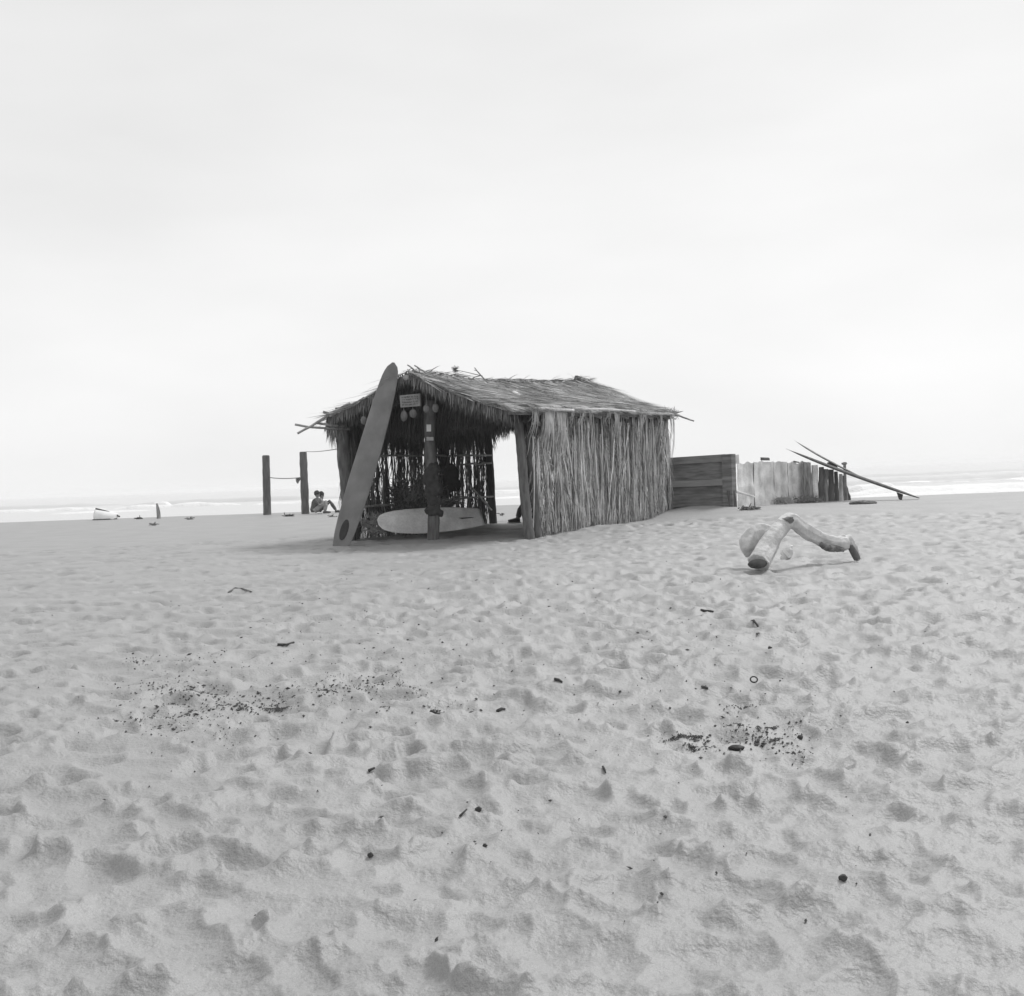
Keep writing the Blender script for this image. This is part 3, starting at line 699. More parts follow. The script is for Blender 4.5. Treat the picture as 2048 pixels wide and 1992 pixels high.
b0 = P(955, 1035, 20.6); b1 = P(757, 1046, 20.75)
b0 = P(964, 1034, 21.5); b1 = P(755, 1047, 20.6)
ib = empty('resting_surfboard', V3((b0.x + b1.x) / 2, 20.9, 0))
mb, fr = surfboard_mesh(b0, b1, V3(0.1, -0.80, 0.58), 0.60, 0.06, shortprof, 0.03)
mb.build('board', MAT['whiteboard'], ib, smooth=True)
t_, ax_, L_, n_, s_ = fr
mb = MB(); c = t_ + ax_ * 0.35 + n_ * 0.034 - s_ * 0.02
mb.box(c, ax_ * 0.13, s_ * 0.012 + ax_ * 0.03, n_ * 0.006, jit=0.008); mb.build('dark_mark', MAT['boarddark'], ib)
tag(ib, 'scuffed pale surfboard lying on its edge inside the hut behind the centre post', 'surfboard')

# ------------------------------------------------------------------ things on and in the hut
# sign
Ys = 19.75
s0, s1, s2, s3 = P(799, 791, Ys), P(839, 787, Ys), P(840, 812, Ys), P(801, 815, Ys)
sg_ = empty('hut_sign', (s2 + s3) / 2)
mb = MB(); th = V3(0.02, 0.03, 0); mb.add([tuple(q) for q in (s3, s2, s1, s0)] + [tuple(q + th) for q in (s3, s2, s1, s0)],
      [(0, 1, 2, 3), (7, 6, 5, 4), (0, 4, 5, 1), (1, 5, 6, 2), (2, 6, 7, 3), (3, 7, 4, 0)]); mb.build('sign_panel', MAT['sign'], sg_)
mb = MB(); random.seed(3)
for r in range(4):
    x = 0.10
    while x < 0.88:
        w = random.uniform(0.03, 0.07); fy = 0.14 + r * 0.21
        a = s0.lerp(s1, x).lerp(s3.lerp(s2, x), fy + random.uniform(-.02, .04)) - V3(0.0, 0.006, 0)
        b_ = s0.lerp(s1, x + w).lerp(s3.lerp(s2, x + w), fy + random.uniform(0.04, .12)) - V3(0.0, 0.006, 0)
        mb.tube([a, b_], 0.006, 4); x += w + random.choice((0.01, 0.02, 0.06))
mb.build('lettering', MAT['ink'], sg_)
tag(sg_, 'small pale rectangular sign with faded illegible writing hung under the hut gable', 'sign')
# notices on the centre post
def notice(px0, py0, px1, py1, m, label):
    Yn = 20.35 - 0.125; mb = MB(); q = []
    for j in range(2):
        for i in range(6):
            t = i / 5; px = px0 + (px1 - px0) * t; cx = 862.5; off = (px - cx) / 12.5
            p = P(px, py0 if j == 0 else py1, Yn - 0.004 + 0.03 * min(1, off * off)); q.append(p)
    V = [tuple(p) for p in q] + [tuple(p + V3(0, 0.004, 0)) for p in q]; Fc = []
    for i in range(5): Fc.append((i, i + 6, i + 7, i + 1)); Fc.append((12 + i, 13 + i, 19 + i, 18 + i))
    mb.add(V, Fc); return tag(mb.build('paper_notice', MAT[m]), label, 'notice')
notice(853, 849, 862, 863, 'paper', 'small bright white paper pinned high on the centre post of the hut')
notice(853, 874, 867, 881, 'greypaper', 'wide faded grey paper pinned on the centre post below the white one')
# hanging husks
for (px, py, Y, w, h, lab) in ((808, 832, 19.8, .062, .098, 'long grey coconut husk hanging under the left end of the sign'),
                               (826, 827, 19.8, .068, .080, 'round grey coconut husk hanging under the middle of the sign'),
                               (853, 818, 19.6, .062, .072, 'dull dark coconut husk hanging just right of the sign'),
                               (871, 816, 19.6, .060, .082, 'bright pear-shaped coconut husk hanging at the top of the centre post'),
                               (1000, 830, 18.95, .055, .075, 'coconut husk hanging at the front corner of the eave above the opening'),
                               (728, 841, 20.3, .062, .08, 'dark coconut husk hanging behind the leaning longboard')):
    c = P(px, py, Y); h_ = empty('coconut_husk', c)
    mb = MB(); mb.ell(c, V3(w, 0, 0), V3(0, w, 0), V3(0, 0, h), bump=0.15, seed=px); mb.build('husk', MAT['husk'], h_, smooth=True)
    mb = MB(); mb.tube([c + V3(0, 0, h * 0.95), c + V3(0.0, 0.03, h + 0.2)], 0.006, 5); mb.build('cord', MAT['rope'], h_)
    tag(h_, lab, 'coconut husk', 'coconut husks hanging from the hut')
# dark bundle round the post
mb = MB(); random.seed(9)
for (px, py, w, h) in ((866, 938, .16, .12), (862, 958, .19, .16), (868, 978, .21, .14), (860, 990, .12, .10), (868, 1004, .15, .15), (866, 1022, .16, .12), (878, 1026, .1, .08)):
    mb.ell(P(px, py, 20.30), V3(w * .85, 0, 0), V3(0, w * .85, 0), V3(0, 0, h), bump=0.35, seed=py)
o = mb.build('tied_cloth', MAT['cloth']); remesh(o, 0.02, 1, 0.05, 0.08)
tag(o, 'dark bundle of cloth tied round the lower half of the centre post', 'cloth')
# hanging black bag
bg = empty('black_bag', P(902, 990, 23.2)); mb = MB(); c = P(902, 950, 23.2)
mb.ell(c, V3(0.17, 0, 0), V3(0, 0.12, 0), V3(0, 0, 0.24), bump=0.25, seed=2); mb.ell(c + V3(0.05, 0, -0.2), V3(0.17, 0, 0), V3(0, .1, 0), V3(0, 0, .16), bump=.2, seed=5)
o = mb.build('sack', MAT['cloth'], bg); remesh(o, 0.025, 2)
mb = MB(); mb.tube([c + V3(-.12, 0, .2), c + V3(-.05, .03, .45), c + V3(0.03, .03, .45), c + V3(.1, 0, .2)], 0.012, 5); mb.build('strap', MAT['cloth'], bg)
tag(bg, 'rounded black bag hanging in the hut right of the centre post', 'bag')
# heap of dry fronds on the floor of the hut behind the board, hut shade put into its low tones
mb = MB(); random.seed(31); B = []; D = []; S = []; L = []; T = []
for k in range(55):
    c = P(random.uniform(775, 850), 1040, random.uniform(22.0, 23.4)); c.z = 0
    tip = V3(c.x + random.gauss(0.0, 0.35), c.y + random.gauss(0.2, .3), random.uniform(0.5, 1.25))
    mb.tube([c, c.lerp(tip, 0.5) + V3(0, 0, 0.08), tip], [0.014, 0.012, 0.005], 5, tone=random.uniform(.3, .6))
    for q in range(40):
        t = random.uniform(0.1, 1); p = c.lerp(tip, t); d = (tip - c).normalized() + V3(random.gauss(0, .5), random.gauss(0, .5), random.gauss(-.1, .4)); d.normalize()
        B.append(p); D.append(d); S.append(d.cross(V3(random.uniform(-1, 1), random.uniform(-1, 1), .3)).normalized()); L.append(random.uniform(.2, .45)); T.append(random.uniform(.25, .6))
mb.strands(B, D, S, np.array(L), np.full(len(B), 0.025), rng.uniform(0, .3, len(B)), np.array(T))
tag(mb.build('frond_heap', MAT['thatch']), 'dark heap of dry palm fronds piled inside the hut behind the pale surfboard', 'palm fronds')
# fronds lying at the foot of the longboard
mb = MB(); B = []; D = []; S = []
for k in range(150):
    p = P(random.uniform(722, 775), random.uniform(1035, 1066), 21.2); p.z = max(0.0, p.z); d = V3(random.gauss(0.2, .6), random.gauss(-.2, .4), random.uniform(0.0, 1)).normalized()
    B.append(p); D.append(d); S.append(d.cross(V3(0, 1, .2)).normalized())
mb.strands(B, D, S, rng.uniform(.15, .4, 150), np.full(150, .02), rng.uniform(.2, .6, 150), tones(150, .5, 1.1))
tag(mb.build('loose_fronds', MAT['thatch']), 'loose palm leaves lying at the foot of the hut just behind the longboard', 'palm fronds')

# ------------------------------------------------------------------ people
def person(name, origin, yaw, label, scale=1.0, shirt='shirtdark', lean=0.12, headfwd=0.16, headz=0.72, knees=(0.36, 0.46), foot=0.62, arm='knees', pants='trouser', shoes=True):
    T = empty(name, origin); cs, sn = math.cos(yaw), math.sin(yaw); og = Vector(origin)
    def W(x, y, z): return og + V3(x * cs - y * sn, x * sn + y * cs, z) * scale
    def D(x, y, z): return V3(x * cs - y * sn, x * sn + y * cs, z) * scale
    sh = (lean, 0.52); nk = (lean + 0.05, 0.60)
    body = MB()
    body.tube([W(0, 0, .07), W(.0, 0, .16), W(lean * .4, 0, .30), W(lean * .8, 0, .44), W(*[sh[0], 0, sh[1]]), W(nk[0], 0, nk[1]), W(nk[0] + .04, 0, nk[1] + .05)],
              [.10 * scale, .135 * scale, .125 * scale, .135 * scale, .11 * scale, .055 * scale, .05 * scale], 14)
    body.tube([W(sh[0], -.17, sh[1]), W(sh[0], 0, sh[1] + .02), W(sh[0], .17, sh[1])], [.06 * scale, .08 * scale, .06 * scale], 10)
    hc = W(headfwd, 0, headz)
    hd = D(0.35, 0, -1).normalized(); hf = D(0.9, 0, -0.35).normalized(); hs = D(0, 1, 0).normalized(); hu = hf.cross(hs).normalized()
    body.ell(hc, hf * .098 * scale, hs * .076 * scale, hu * .115 * scale, 16, 12)
    body.ell(hc + hf * .09 * scale - hu * .015 * scale, hf * .026 * scale, hs * .015 * scale, hu * .022 * scale, 8, 6)      # nose
    body.ell(hc + hf * .05 * scale - hu * .075 * scale, hf * .045 * scale, hs * .045 * scale, hu * .04 * scale, 8, 6)     # chin
    for s in (-1, 1): body.ell(hc + hs * (s * .078 * scale), hf * .02 * scale, hs * .012 * scale, hu * .032 * scale, 8, 6)
    trs = MB(); tro = MB(); shp = []; shirt_mb = MB()
    shirt_mb.tube([W(0, 0, .10), W(.0, 0, .17), W(lean * .4, 0, .30), W(lean * .8, 0, .44), W(sh[0], 0, sh[1]), W(nk[0] - .01, 0, nk[1] - .02)],
                  [.13 * scale, .15 * scale, .142 * scale, .152 * scale, .128 * scale, .07 * scale], 14)
    shirt_mb.tube([W(sh[0], -.19, sh[1]), W(sh[0], 0, sh[1] + .02), W(sh[0], .19, sh[1])], [.072 * scale, .09 * scale, .072 * scale], 10)
    shoe_mb = MB(); sole_mb = MB(); eye = MB()
    for s in (-1, 1):
        hip = W(.02, s * .09, .12); kn = W(knees[0], s * .11, knees[1]); an = W(foot - .08, s * .10, .09); to = W(foot + .12, s * .11, .03)
        body.tube([hip, hip.lerp(kn, .5), kn, kn.lerp(an, .3), an], [.085 * scale, .075 * scale, .055 * scale, .056 * scale, .038 * scale], 10)
        body.tube([an, W(foot, s * .105, .05), to], [.04 * scale, .042 * scale, .03 * scale], 8)
        tro.tube([hip, hip.lerp(kn, .5), kn, kn.lerp(an, .35), kn.lerp(an, .85)], [.10 * scale, .088 * scale, .068 * scale, .068 * scale, .055 * scale], 10)
        shoe_mb.tube([W(foot - .13, s * .10, .055), W(foot - .02, s * .105, .06), W(foot + .14, s * .11, .04)], [.05 * scale, .052 * scale, .036 * scale], 10)
        sole_mb.box(W(foot + .005, s * .105, .008), D(.15, 0, 0), D(0, .045, 0), D(0, 0, .014))
        shd = W(sh[0], s * .18, sh[1]); el = W(lean + .18, s * .22, .34); hand = W(knees[0] - .03, s * .05, knees[1] - .06)
        if arm == 'prop': el = W(lean - .02, s * .24, .30); hand = W(.02, s * .26, .05)
        body.tube([shd, shd.lerp(el, .5), el, el.lerp(hand, .4), hand], [.052 * scale, .046 * scale, .038 * scale, .037 * scale, .026 * scale], 10)
        shirt_mb.tube([shd, shd.lerp(el, .5), shd.lerp(el, .75)], [.068 * scale, .064 * scale, .060 * scale], 10)
        fd = (hand - el).normalized(); sdv = fd.cross(D(0, 0, 1)).normalized(); upv = sdv.cross(fd).normalized()
        body.ell(hand + fd * .045 * scale, fd * .05 * scale, sdv * .038 * scale, upv * .018 * scale, 10, 8)
        for q, ln in enumerate((.065, .075, .07, .055)):
            b_ = hand + fd * .08 * scale + sdv * ((q - 1.5) * .02 * scale)
            body.tube([b_, b_ + fd * ln * .5 * scale - upv * .01 * scale, b_ + fd * ln * .85 * scale - upv * .035 * scale], [.010 * scale, .0095 * scale, .008 * scale], 6)
        b_ = hand + fd * .02 * scale - sdv * (s * .032 * scale)
        body.tube([b_, b_ + fd * .03 * scale - sdv * (s * .025 * scale), b_ + fd * .06 * scale - sdv * (s * .028 * scale) - upv * .01], [.012 * scale, .011 * scale, .009 * scale], 6)
        eye = MB(); eye.ell(hc + hf * .088 * scale + hu * .012 * scale + hs * (s * .032 * scale), hf * .008 * scale, hs * .013 * scale, hu * .008 * scale, 8, 6); eye.build('eye', MAT['hair'], T, smooth=True)
    o = body.build('body', MAT['skin'], T); remesh(o, 0.0085, 2)
    o = shirt_mb.build('shirt', MAT[shirt], T); remesh(o, 0.014, 2)
    o = tro.build('trousers', MAT[pants], T); remesh(o, 0.014, 2)
    mouth = MB(); mouth.ell(hc + hf * .088 * scale - hu * .055 * scale, hf * .006 * scale, hs * .022 * scale, hu * .006 * scale, 8, 6); mouth.build('mouth', MAT['trouser'], T, smooth=True)
    hr = MB(); hr.ell(hc - hf * .03 * scale + hu * .03 * scale, hf * .115 * scale, hs * .10 * scale, hu * .115 * scale, 16, 12, bump=.12, seed=3)
    hr.build('hair', MAT['hair'], T, smooth=True)
    if shoes:
        o = shoe_mb.build('shoes', MAT['shoe'], T); remesh(o, 0.012, 2)
        sole_mb.build('soles', MAT['sole'], o)
    tag(T, label, 'person', None); return T
g = G(627, 1028); YP = g.y
def onsand(px, Y): 
    X_ = (px - 1024 + 2) / F * Y; return V3(X_, Y, tzf(X_, Y) - 0.01)
person('person', onsand(625, 42.7), 0.0, 'person in a dark shirt and pale trousers sitting against the foot of the pile', lean=.09, headfwd=.16, headz=.77, knees=(.50, .47), foot=.50, pants='trousergrey')
person('person', onsand(634, 43.3), 0.1, 'person in dark trousers sitting beside the one at the pile, feet towards the hut', shirt='shirtgrey', lean=.10, headfwd=.15, headz=.73, knees=(.46, .47), foot=.78)
person('person', V3((1073 - 1024) / F * 26.6, 26.6, 0), PI + 0.1, 'person with white-soled shoes sitting in the hut, mostly hidden behind the corner post', lean=.08, headfwd=.15, headz=.76, knees=(.36, .42), foot=.56)

# ------------------------------------------------------------------ piles, rope, rag
def pile(px0, px1, pyt, pxb, pyb, Y, label):
    base = P(pxb, pyb, Y); gzv = tzf(base.x, base.y); base.z = gzv - 0.2; top = P((px0 + px1) / 2, pyt, Y)
    r = (px1 - px0) / F * Y / 2 * 1.03; mb = MB(); pts = [base.lerp(top, i / 12) for i in range(13)]
    mb.tube(pts, [r * (1.06 - 0.06 * i / 12) * (1 + 0.035 * random.gauss(0, 1)) for i in range(13)], 18)
    mb.tube([top, top + V3(0, 0, 0.03)], [r * .93, r * .8], 18)
    return tag(mb.build('wooden_pile', MAT['pile'], smooth=False), label, 'post', 'thick wooden piles standing by the sea')
YP = 43.5
pile(524.5, 539, 912, 534.5, 1030, 44.0, 'thick dark wooden pile standing alone, farther one from the hut')
pile(599, 613.5, 905, 611, 1029.5, 43.3, 'thick dark wooden pile with a person sitting against its foot')
def cord(name, a, b_, sag, r, label, n=24):
    mb = MB(); mb.tube([a.lerp(b_, i / n) - V3(0, 0, sag * 4 * (i / n) * (1 - i / n)) for i in range(n + 1)], r, 5)
    return tag(mb.build(name, MAT['rope']), label, 'rope')
cord('rope', P(539, 955, 43.9), P(601, 955, 43.3), 0.04, 0.018, 'slack rope tied between the two thick piles')
cord('cable', P(612, 903, 43.2), P(680, 897, 21.4), 0.03, 0.010, 'thin line running from the top of the pile to the hut post')
mb = MB(); a = P(591, 956, 43.25); b_ = P(602, 955, 43.25); V = []
for i in range(7):
    for j in range(7):
        t = i / 6; s = j / 6; q = a.lerp(b_, t); low = P(594.5, 972, 43.25)
        q = q.lerp(low + (q - low) * (0.25 if j == 6 else 0.4), s * (0.75 + 0.25 * math.sin(i * 2.1))) + V3(0, 0.05 * math.sin(i * 1.7 + j), 0); V.append(tuple(q))
Fc = [(i * 7 + j, (i + 1) * 7 + j, (i + 1) * 7 + j + 1, i * 7 + j + 1) for i in range(6) for j in range(6)]
mb.add(V, Fc); o = mb.build('rag', MAT['rag']); md = o.modifiers.new('thick', 'SOLIDIFY'); md.thickness = 0.015
tag(o, 'grey rag hanging from the rope beside the pile', 'rag')

# ------------------------------------------------------------------ timber panel and fences on the right
YL, YR = 27.9, 26.6
A0 = P(1322, 1016, YL); B0 = P(1456, 1012, YR)
pn = empty('timber_panel', V3((A0.x + B0.x) / 2, (A0.y + B0.y) / 2, 0.1))
dP = V3(B0.x - A0.x, B0.y - A0.y, 0); PLn = dP.length; dP.normalize(); nP = V3(dP.y, -dP.x, 0)
def PP(s, z, o=0): return V3(A0.x, A0.y, 0) + dP * (PLn * s) + nP * o + V3(0, 0, z)
mb = MB(); zz = 0.10
for h in (0.22, 0.25, 0.2, 0.27, 0.29):
    mb.box(PP(.5, zz + h / 2), dP * (PLn / 2), nP * (0.02 + .006 * (int(zz * 100) % 3)), V3(0, 0, h / 2 + 0.012), jit=0.003); zz += h
mb.build('boarding', MAT['greywood'], pn)
for (z, h, m) in ((1.36, .09, 'railwood2'), (0.78, .075, 'railwood'), (0.26, .05, 'greywood')):
    mb = MB(); mb.box(PP(.5, z, .065), dP * (PLn / 2) + V3(0, 0, .012), nP * .028, V3(0, 0, h), jit=0.003); mb.build('rail', MAT[m], pn)
mb = MB(); mb.box(PP(1.035, .80, .02), dP * 0.13, nP * 0.10, V3(0, 0, .66), jit=0.012); mb.build('end_post', MAT['greywood'], pn)
mb = MB(); mb.box(PP(1.05, 1.33, .02) + V3(0.10, 0.1, 0), dP * 0.09, nP * 0.12, V3(0, 0, .10), jit=0.02); mb.build('end_block', MAT['palepole'], pn)
mb = MB(); q = P(1464, 1022, YR - 0.1); q.z = tzf(q.x, q.y) - .05; mb.box(q + V3(0, 0, .2), V3(.09, 0, 0), V3(0, .09, 0), V3(-.03, 0, .24), jit=.01); mb.build('foot', MAT['pile'], pn)
tag(pn, 'dark grey boarded timber panel with rails standing at the far corner of the hut', 'timber panel')
# bleached plank fence
fe_ = empty('plank_fence', drop(P(1540, 1010, 28.5)))
edges = [1474, 1506, 1507.5, 1547, 1548, 1574, 1575.5, 1618]
tops = [927, 925, 924, 923, 923, 924, 925, 924]
for k in range(4):
    x0, x1 = edges[2 * k], edges[2 * k + 1]; Y0 = 27.3 + (x0 - 1474) * 0.018; Y1 = 27.3 + (x1 - 1474) * 0.018
    mb = MB(); n = 9; V = []
    for i in range(n + 1):
        t = i / n; px = x0 + (x1 - x0) * t; Y = Y0 + (Y1 - Y0) * t
        for j in range(9):
            s = j / 8; tp = P(px + random.gauss(0, .3), tops[2 * k] + (tops[2 * k + 1] - tops[2 * k]) * t + 5 * mnoise.noise(V3(px * .11, k * 2.0, 7)), Y + .05 * (k % 2)); q = V3(tp.x, tp.y, 0)
            zb = tzf(tp.x, tp.y) - .1; q.z = zb + (tp.z - zb) * s; q += V3(0, 1, 0) * (0.05 * mnoise.noise(V3(px * .05, s * 3, k))) + V3(0.02 * mnoise.noise(V3(s * 4, k * 3.3, i > 4)), 0, 0); V.append(tuple(q))
    front = len(V); V += [(x, y + .04, z) for (x, y, z) in V]; Fc = []
    ix = lambda i, j: i * 9 + j
    for i in range(n):
        for j in range(8):
            Fc.append((ix(i, j), ix(i + 1, j), ix(i + 1, j + 1), ix(i, j + 1))); Fc.append((front + ix(i, j), front + ix(i, j + 1), front + ix(i + 1, j + 1), front + ix(i + 1, j)))
        Fc.append((ix(i, 8), ix(i + 1, 8), front + ix(i + 1, 8), front + ix(i, 8)))
    for j in range(8):
        Fc.append((ix(0, j), ix(0, j + 1), front + ix(0, j + 1), front + ix(0, j))); Fc.append((ix(n, j), front + ix(n, j), front + ix(n, j + 1), ix(n, j + 1)))
    mb.add(V, Fc); mb.build('plank', MAT['palewood'], fe_)
mb = MB(); mb.tube([P(1472, 983, 27.1), P(1490, 988, 27.2), P(1510, 994, 27.3)], [.035, .03, .02], 8); mb.build('broken_rail', MAT['palewood'], fe_)
for (px, w, Y) in ((1507, .03, 27.95), (1573, .03, 29.1)):   # dark posts seen in the gaps
    mb = MB(); a = P(px, 926, Y + .12); mb.tube([V3(a.x, a.y, 0), a], w, 8); mb.build('fence_post', MAT['pile'], fe_)
tag(fe_, 'low fence of wide bleached planks beyond the dark timber panel', 'fence')
# stake fence
sf = empty('stake_fence', drop(P(1660, 1003, 29.8)))
for (xt, xb, w, tp, m) in ((1613, 1618, .13, 925, 'stakewood'), (1629, 1629, .10, 930, 'palewood'), (1643, 1640, .08, 934, 'pile'), (1652, 1650, .07, 938, 'stakewood'), (1662, 1662, .085, 939, 'pile'),
                        (1672, 1674, .06, 943, 'pile'), (1681, 1683, .06, 948, 'palewood'), (1686, 1692, .07, 951, 'stakewood'), (1688, 1700, .055, 962, 'pile')):
    Y = 29.4 + (xb - 1610) * .008; a = P(xt, tp, Y); b_ = P(xb, 1003, Y); b_.z = tzf(b_.x, b_.y) - .12
    mb = MB(); pts = [b_.lerp(a, i / 6) + V3(random.gauss(0, .005), 0, 0) for i in range(7)]
    mb.tube(pts, [w * (1.15 - .3 * i / 6) for i in range(7)], 8); mb.build('stake', MAT[m], sf)
for (px, py, r) in ((1565, 985, .10),): pass
tag(sf, 'short row of dark weathered stakes at the seaward end of the plank fence', 'fence')
for (px, py, w, h, m, lab) in ((1530, 918, .10, .035, 'pile', 'dark wood block lying on top of the second bleached plank'), (1592, 924, .07, .02, 'greywood', 'small flat dark block on top of the last bleached plank')):
    c = P(px, py, 28.4 if px < 1550 else 29.4); mb = MB(); mb.box(c, V3(w, 0, -.01), V3(0, .05, 0), V3(0, 0, h), jit=.012)
    if px < 1550: mb.tube([c + V3(-.09, -.03, 0), c + V3(-.11, -.05, -.13)], .008, 5)
    tag(mb.build('wood_block', MAT[m]), lab, 'wood block')
# shrubby weed heaps at fence foot
random.seed(77)
for (px, py, Y, w, h, lab) in ((1603, 1000, 29.0, .28, .26, 'dark clump of dry weed at the foot of the last bleached plank'), (1624, 1001, 29.0, .22, .24, 'dark clump of dry weed at the foot of the first stake'), (1568, 990, 28.6, .22, .3, 'greyish thin weed clump against the third bleached plank')):
    c = P(px, py, Y); c.z = tzf(c.x, c.y); n = 260; B = []; D = []; S = []
    for k in range(n):
        B.append(c + V3(random.gauss(0, w * .5), random.gauss(0, .08), random.uniform(0, h * .4))); d = V3(random.gauss(0, .6), random.gauss(0, .5), random.uniform(.1, 1)).normalized(); D.append(d); S.append(d.cross(V3(0, 1, .1)).normalized())
    mb = MB(); mb.strands(B, D, S, rng.uniform(.1, .25, n), np.full(n, .016), rng.uniform(.1, .5, n), tones(n, .3, .7) if px != 1568 else tones(n, .6, 1.1)); tag(mb.build('dry_weed', MAT['thatch']), lab, 'weed')
# boards propped on the stakes, seen edge-on
def edgeprof(t): return max(0.05, 1 - abs(2 * t - 0.9) ** 2.6 * .95) ** .7 if t < .99 else 0.08
n0 = P(1571, 901, 30.0); t0 = P(1838, 1005, 28.6); t0.z = max(t0.z, tzf(t0.x, t0.y))
for (t_p, n_p, nm, wd, thk, lab, fin) in ((t0, n0, 'propped_surfboard', .48, .085, 'dark surfboard propped edge-on over the stakes with its tail on the sand', True),
                                    (P(1724, 957, 29.5), P(1587, 884, 30.3), 'propped_surfboard', .42, .05, 'thin surfboard propped edge-on above and behind the larger propped one', False)):
    rr_ = empty(nm, drop(t_p)); ax = (n_p - t_p).normalized(); vw = (t_p.lerp(n_p, .5) - CAM).normalized(); nr = ax.cross(vw); nr = (nr if nr.z > 0 else -nr) + V3(0, -0.03, 0)
    mb, fr = surfboard_mesh(t_p, n_p, nr, wd, thk, edgeprof, .05); mb.build('board', MAT['pile'] if fin else MAT['greywood'], rr_, smooth=True)
    if fin:
        q = t_p.lerp(n_p, .13) - nr.normalized() * .03; mb = MB(); e = V3(0, .012, 0); t1 = q + ax * .10; t2 = q - ax * .07; t3 = q - ax * .10 - nr.normalized() * .17; t4 = q - ax * .02 - nr.normalized() * .15
        mb.add([tuple(v + e) for v in (t1, t2, t3, t4)] + [tuple(v - e) for v in (t1, t2, t3, t4)], [(0, 1, 2, 3), (7, 6, 5, 4), (0, 4, 5, 1), (1, 5, 6, 2), (2, 6, 7, 3), (3, 7, 4, 0)]); mb.build('fin', MAT['pile'], rr_)
    tag(rr_, lab, 'surfboard', 'surfboards propped on the stakes')
mb = MB(); c = P(1664, 930, 29.9); mb.box(c, V3(.10, 0, -.03), V3(0, .1, 0), V3(0, 0, .05), jit=.02); tag(mb.build('wood_block', MAT['pile']), 'dark wood block wedged under the thin upper propped surfboard', 'wood block')
mb = MB(); c = P(1689, 927, 30.6); mb.tube([V3(c.x, c.y, tzf(c.x, c.y) - .1), c], [.045, .04], 7); mb.ell(c, V3(.08, 0, 0), V3(0, .06, 0), V3(0, 0, .04), bump=.3)
tag(mb.build('knobbed_stake', MAT['greywood']), 'grey stake with a knob on top standing behind the propped boards', 'stake')
mb = MB(); c = drop(P(1725, 1008, 26.5)); mb.ell(c + V3(0, 0, .01), V3(.3, 0, 0), V3(0, .25, 0), V3(0, 0, .07), bump=.5, seed=6)
tag(mb.build('weed_mat', MAT['bark'], smooth=True), 'low dark mat of dry weed on the sand below the propped boards', 'weed')

# ------------------------------------------------------------------ driftwood log
Yl = 12.2; sp = Yl / F
lg = empty('driftwood_branch', drop(P(1590, 1125, Yl)))
mb = MB()
foot = P(1517, 1126, 11.75); pk = P(1578, 1041, 12.2)
mb.tube(*smooth_path([foot, P(1533, 1098, 11.9), P(1552, 1066, 12.05), pk], [22.5 * sp, 21 * sp, 18.5 * sp, 14 * sp]), 7)
mb.tube(*smooth_path([P(1562, 1052, 12.1), pk + V3(.02, 0, .0), P(1610, 1060, 12.2), P(1640, 1077, 12.2), P(1665, 1085, 12.2), P(1694, 1087, 12.25)], [16 * sp, 16 * sp, 15.5 * sp, 14.5 * sp, 15 * sp, 13.5 * sp]), 7)
mb.tube([P(1682, 1078, 12.25), P(1690, 1070, 12.25)], [9 * sp, 4 * sp], 6)
mb.tube([P(1680, 1082, 12.25), P(1698, 1077, 12.3), P(1702, 1086, 12.3)], [10 * sp, 8 * sp, 8 * sp], 10)
mb.tube(*smooth_path([P(1692, 1078, 12.3), P(1706, 1094, 12.3), P(1718, 1119, 12.3)], [9 * sp, 8 * sp, 7 * sp]), 8)
mb.tube(*smooth_path([P(1552, 1074, 12.15), P(1528, 1066, 12.25), P(1508, 1070, 12.25), P(1497, 1086, 12.2), P(1496, 1100, 12.2), P(1500, 1112, 12.2)], [17 * sp, 20 * sp, 20 * sp, 19 * sp, 14 * sp, 8 * sp]), 7)
o = mb.build('trunk', MAT['log'], lg); remesh(o, 0.008, 2, 0.030, 0.11)
mb = MB(); c = P(1515, 1127, 11.62); a1 = (P(1535, 1126, 11.7) - P(1495, 1128, 11.62)) * .5; a2 = V3(0.01, .03, .050); mb.ell(c + V3(0, -.02, 0), a1, a2, V3(0, .025, 0), bump=.1)
mb.build('cut_end', MAT['endgrain'], lg, smooth=True)
mb = MB(); mb.tube([P(1640, 1088, 12.12), P(1652, 1094, 12.1), P(1668, 1098, 12.12), P(1688, 1098, 12.18)], [5 * sp, 8 * sp, 7.5 * sp, 5 * sp], 7); 
o = mb.build('bark', MAT['bark'], lg); remesh(o, .012, 1, .03, .05)
mb = MB(); mb.tube([P(1700, 1092, 12.24), P(1709, 1107, 12.24), P(1715, 1119, 12.24)], [6.5 * sp, 8 * sp, 7.4 * sp], 8); o = mb.build('shaded_leg', MAT['pile'], lg); remesh(o, .012, 1)  # shaded side of the leg, put in as darker wood over the trunk
mb = MB(); mb.ell(P(1577, 1040, 12.09), V3(.07, 0, 0), V3(0, .045, 0), V3(0, 0, .035), bump=.5); mb.build('knot', MAT['bark'], lg, smooth=True)
tag(lg, 'bleached forked driftwood branch arched on the sand', 'driftwood')
mb = MB(); c = drop(P(1574, 1098, 13.3)); mb.ell(c + V3(0, 0, .03), V3(.085, 0, 0), V3(0, .06, 0), V3(.02, 0, .085), bump=.55, seed=8, nu=9, nv=6)
tag(mb.build('white_stone', MAT['stone']), 'rough white stone on the sand behind the arch of the driftwood', 'stone')

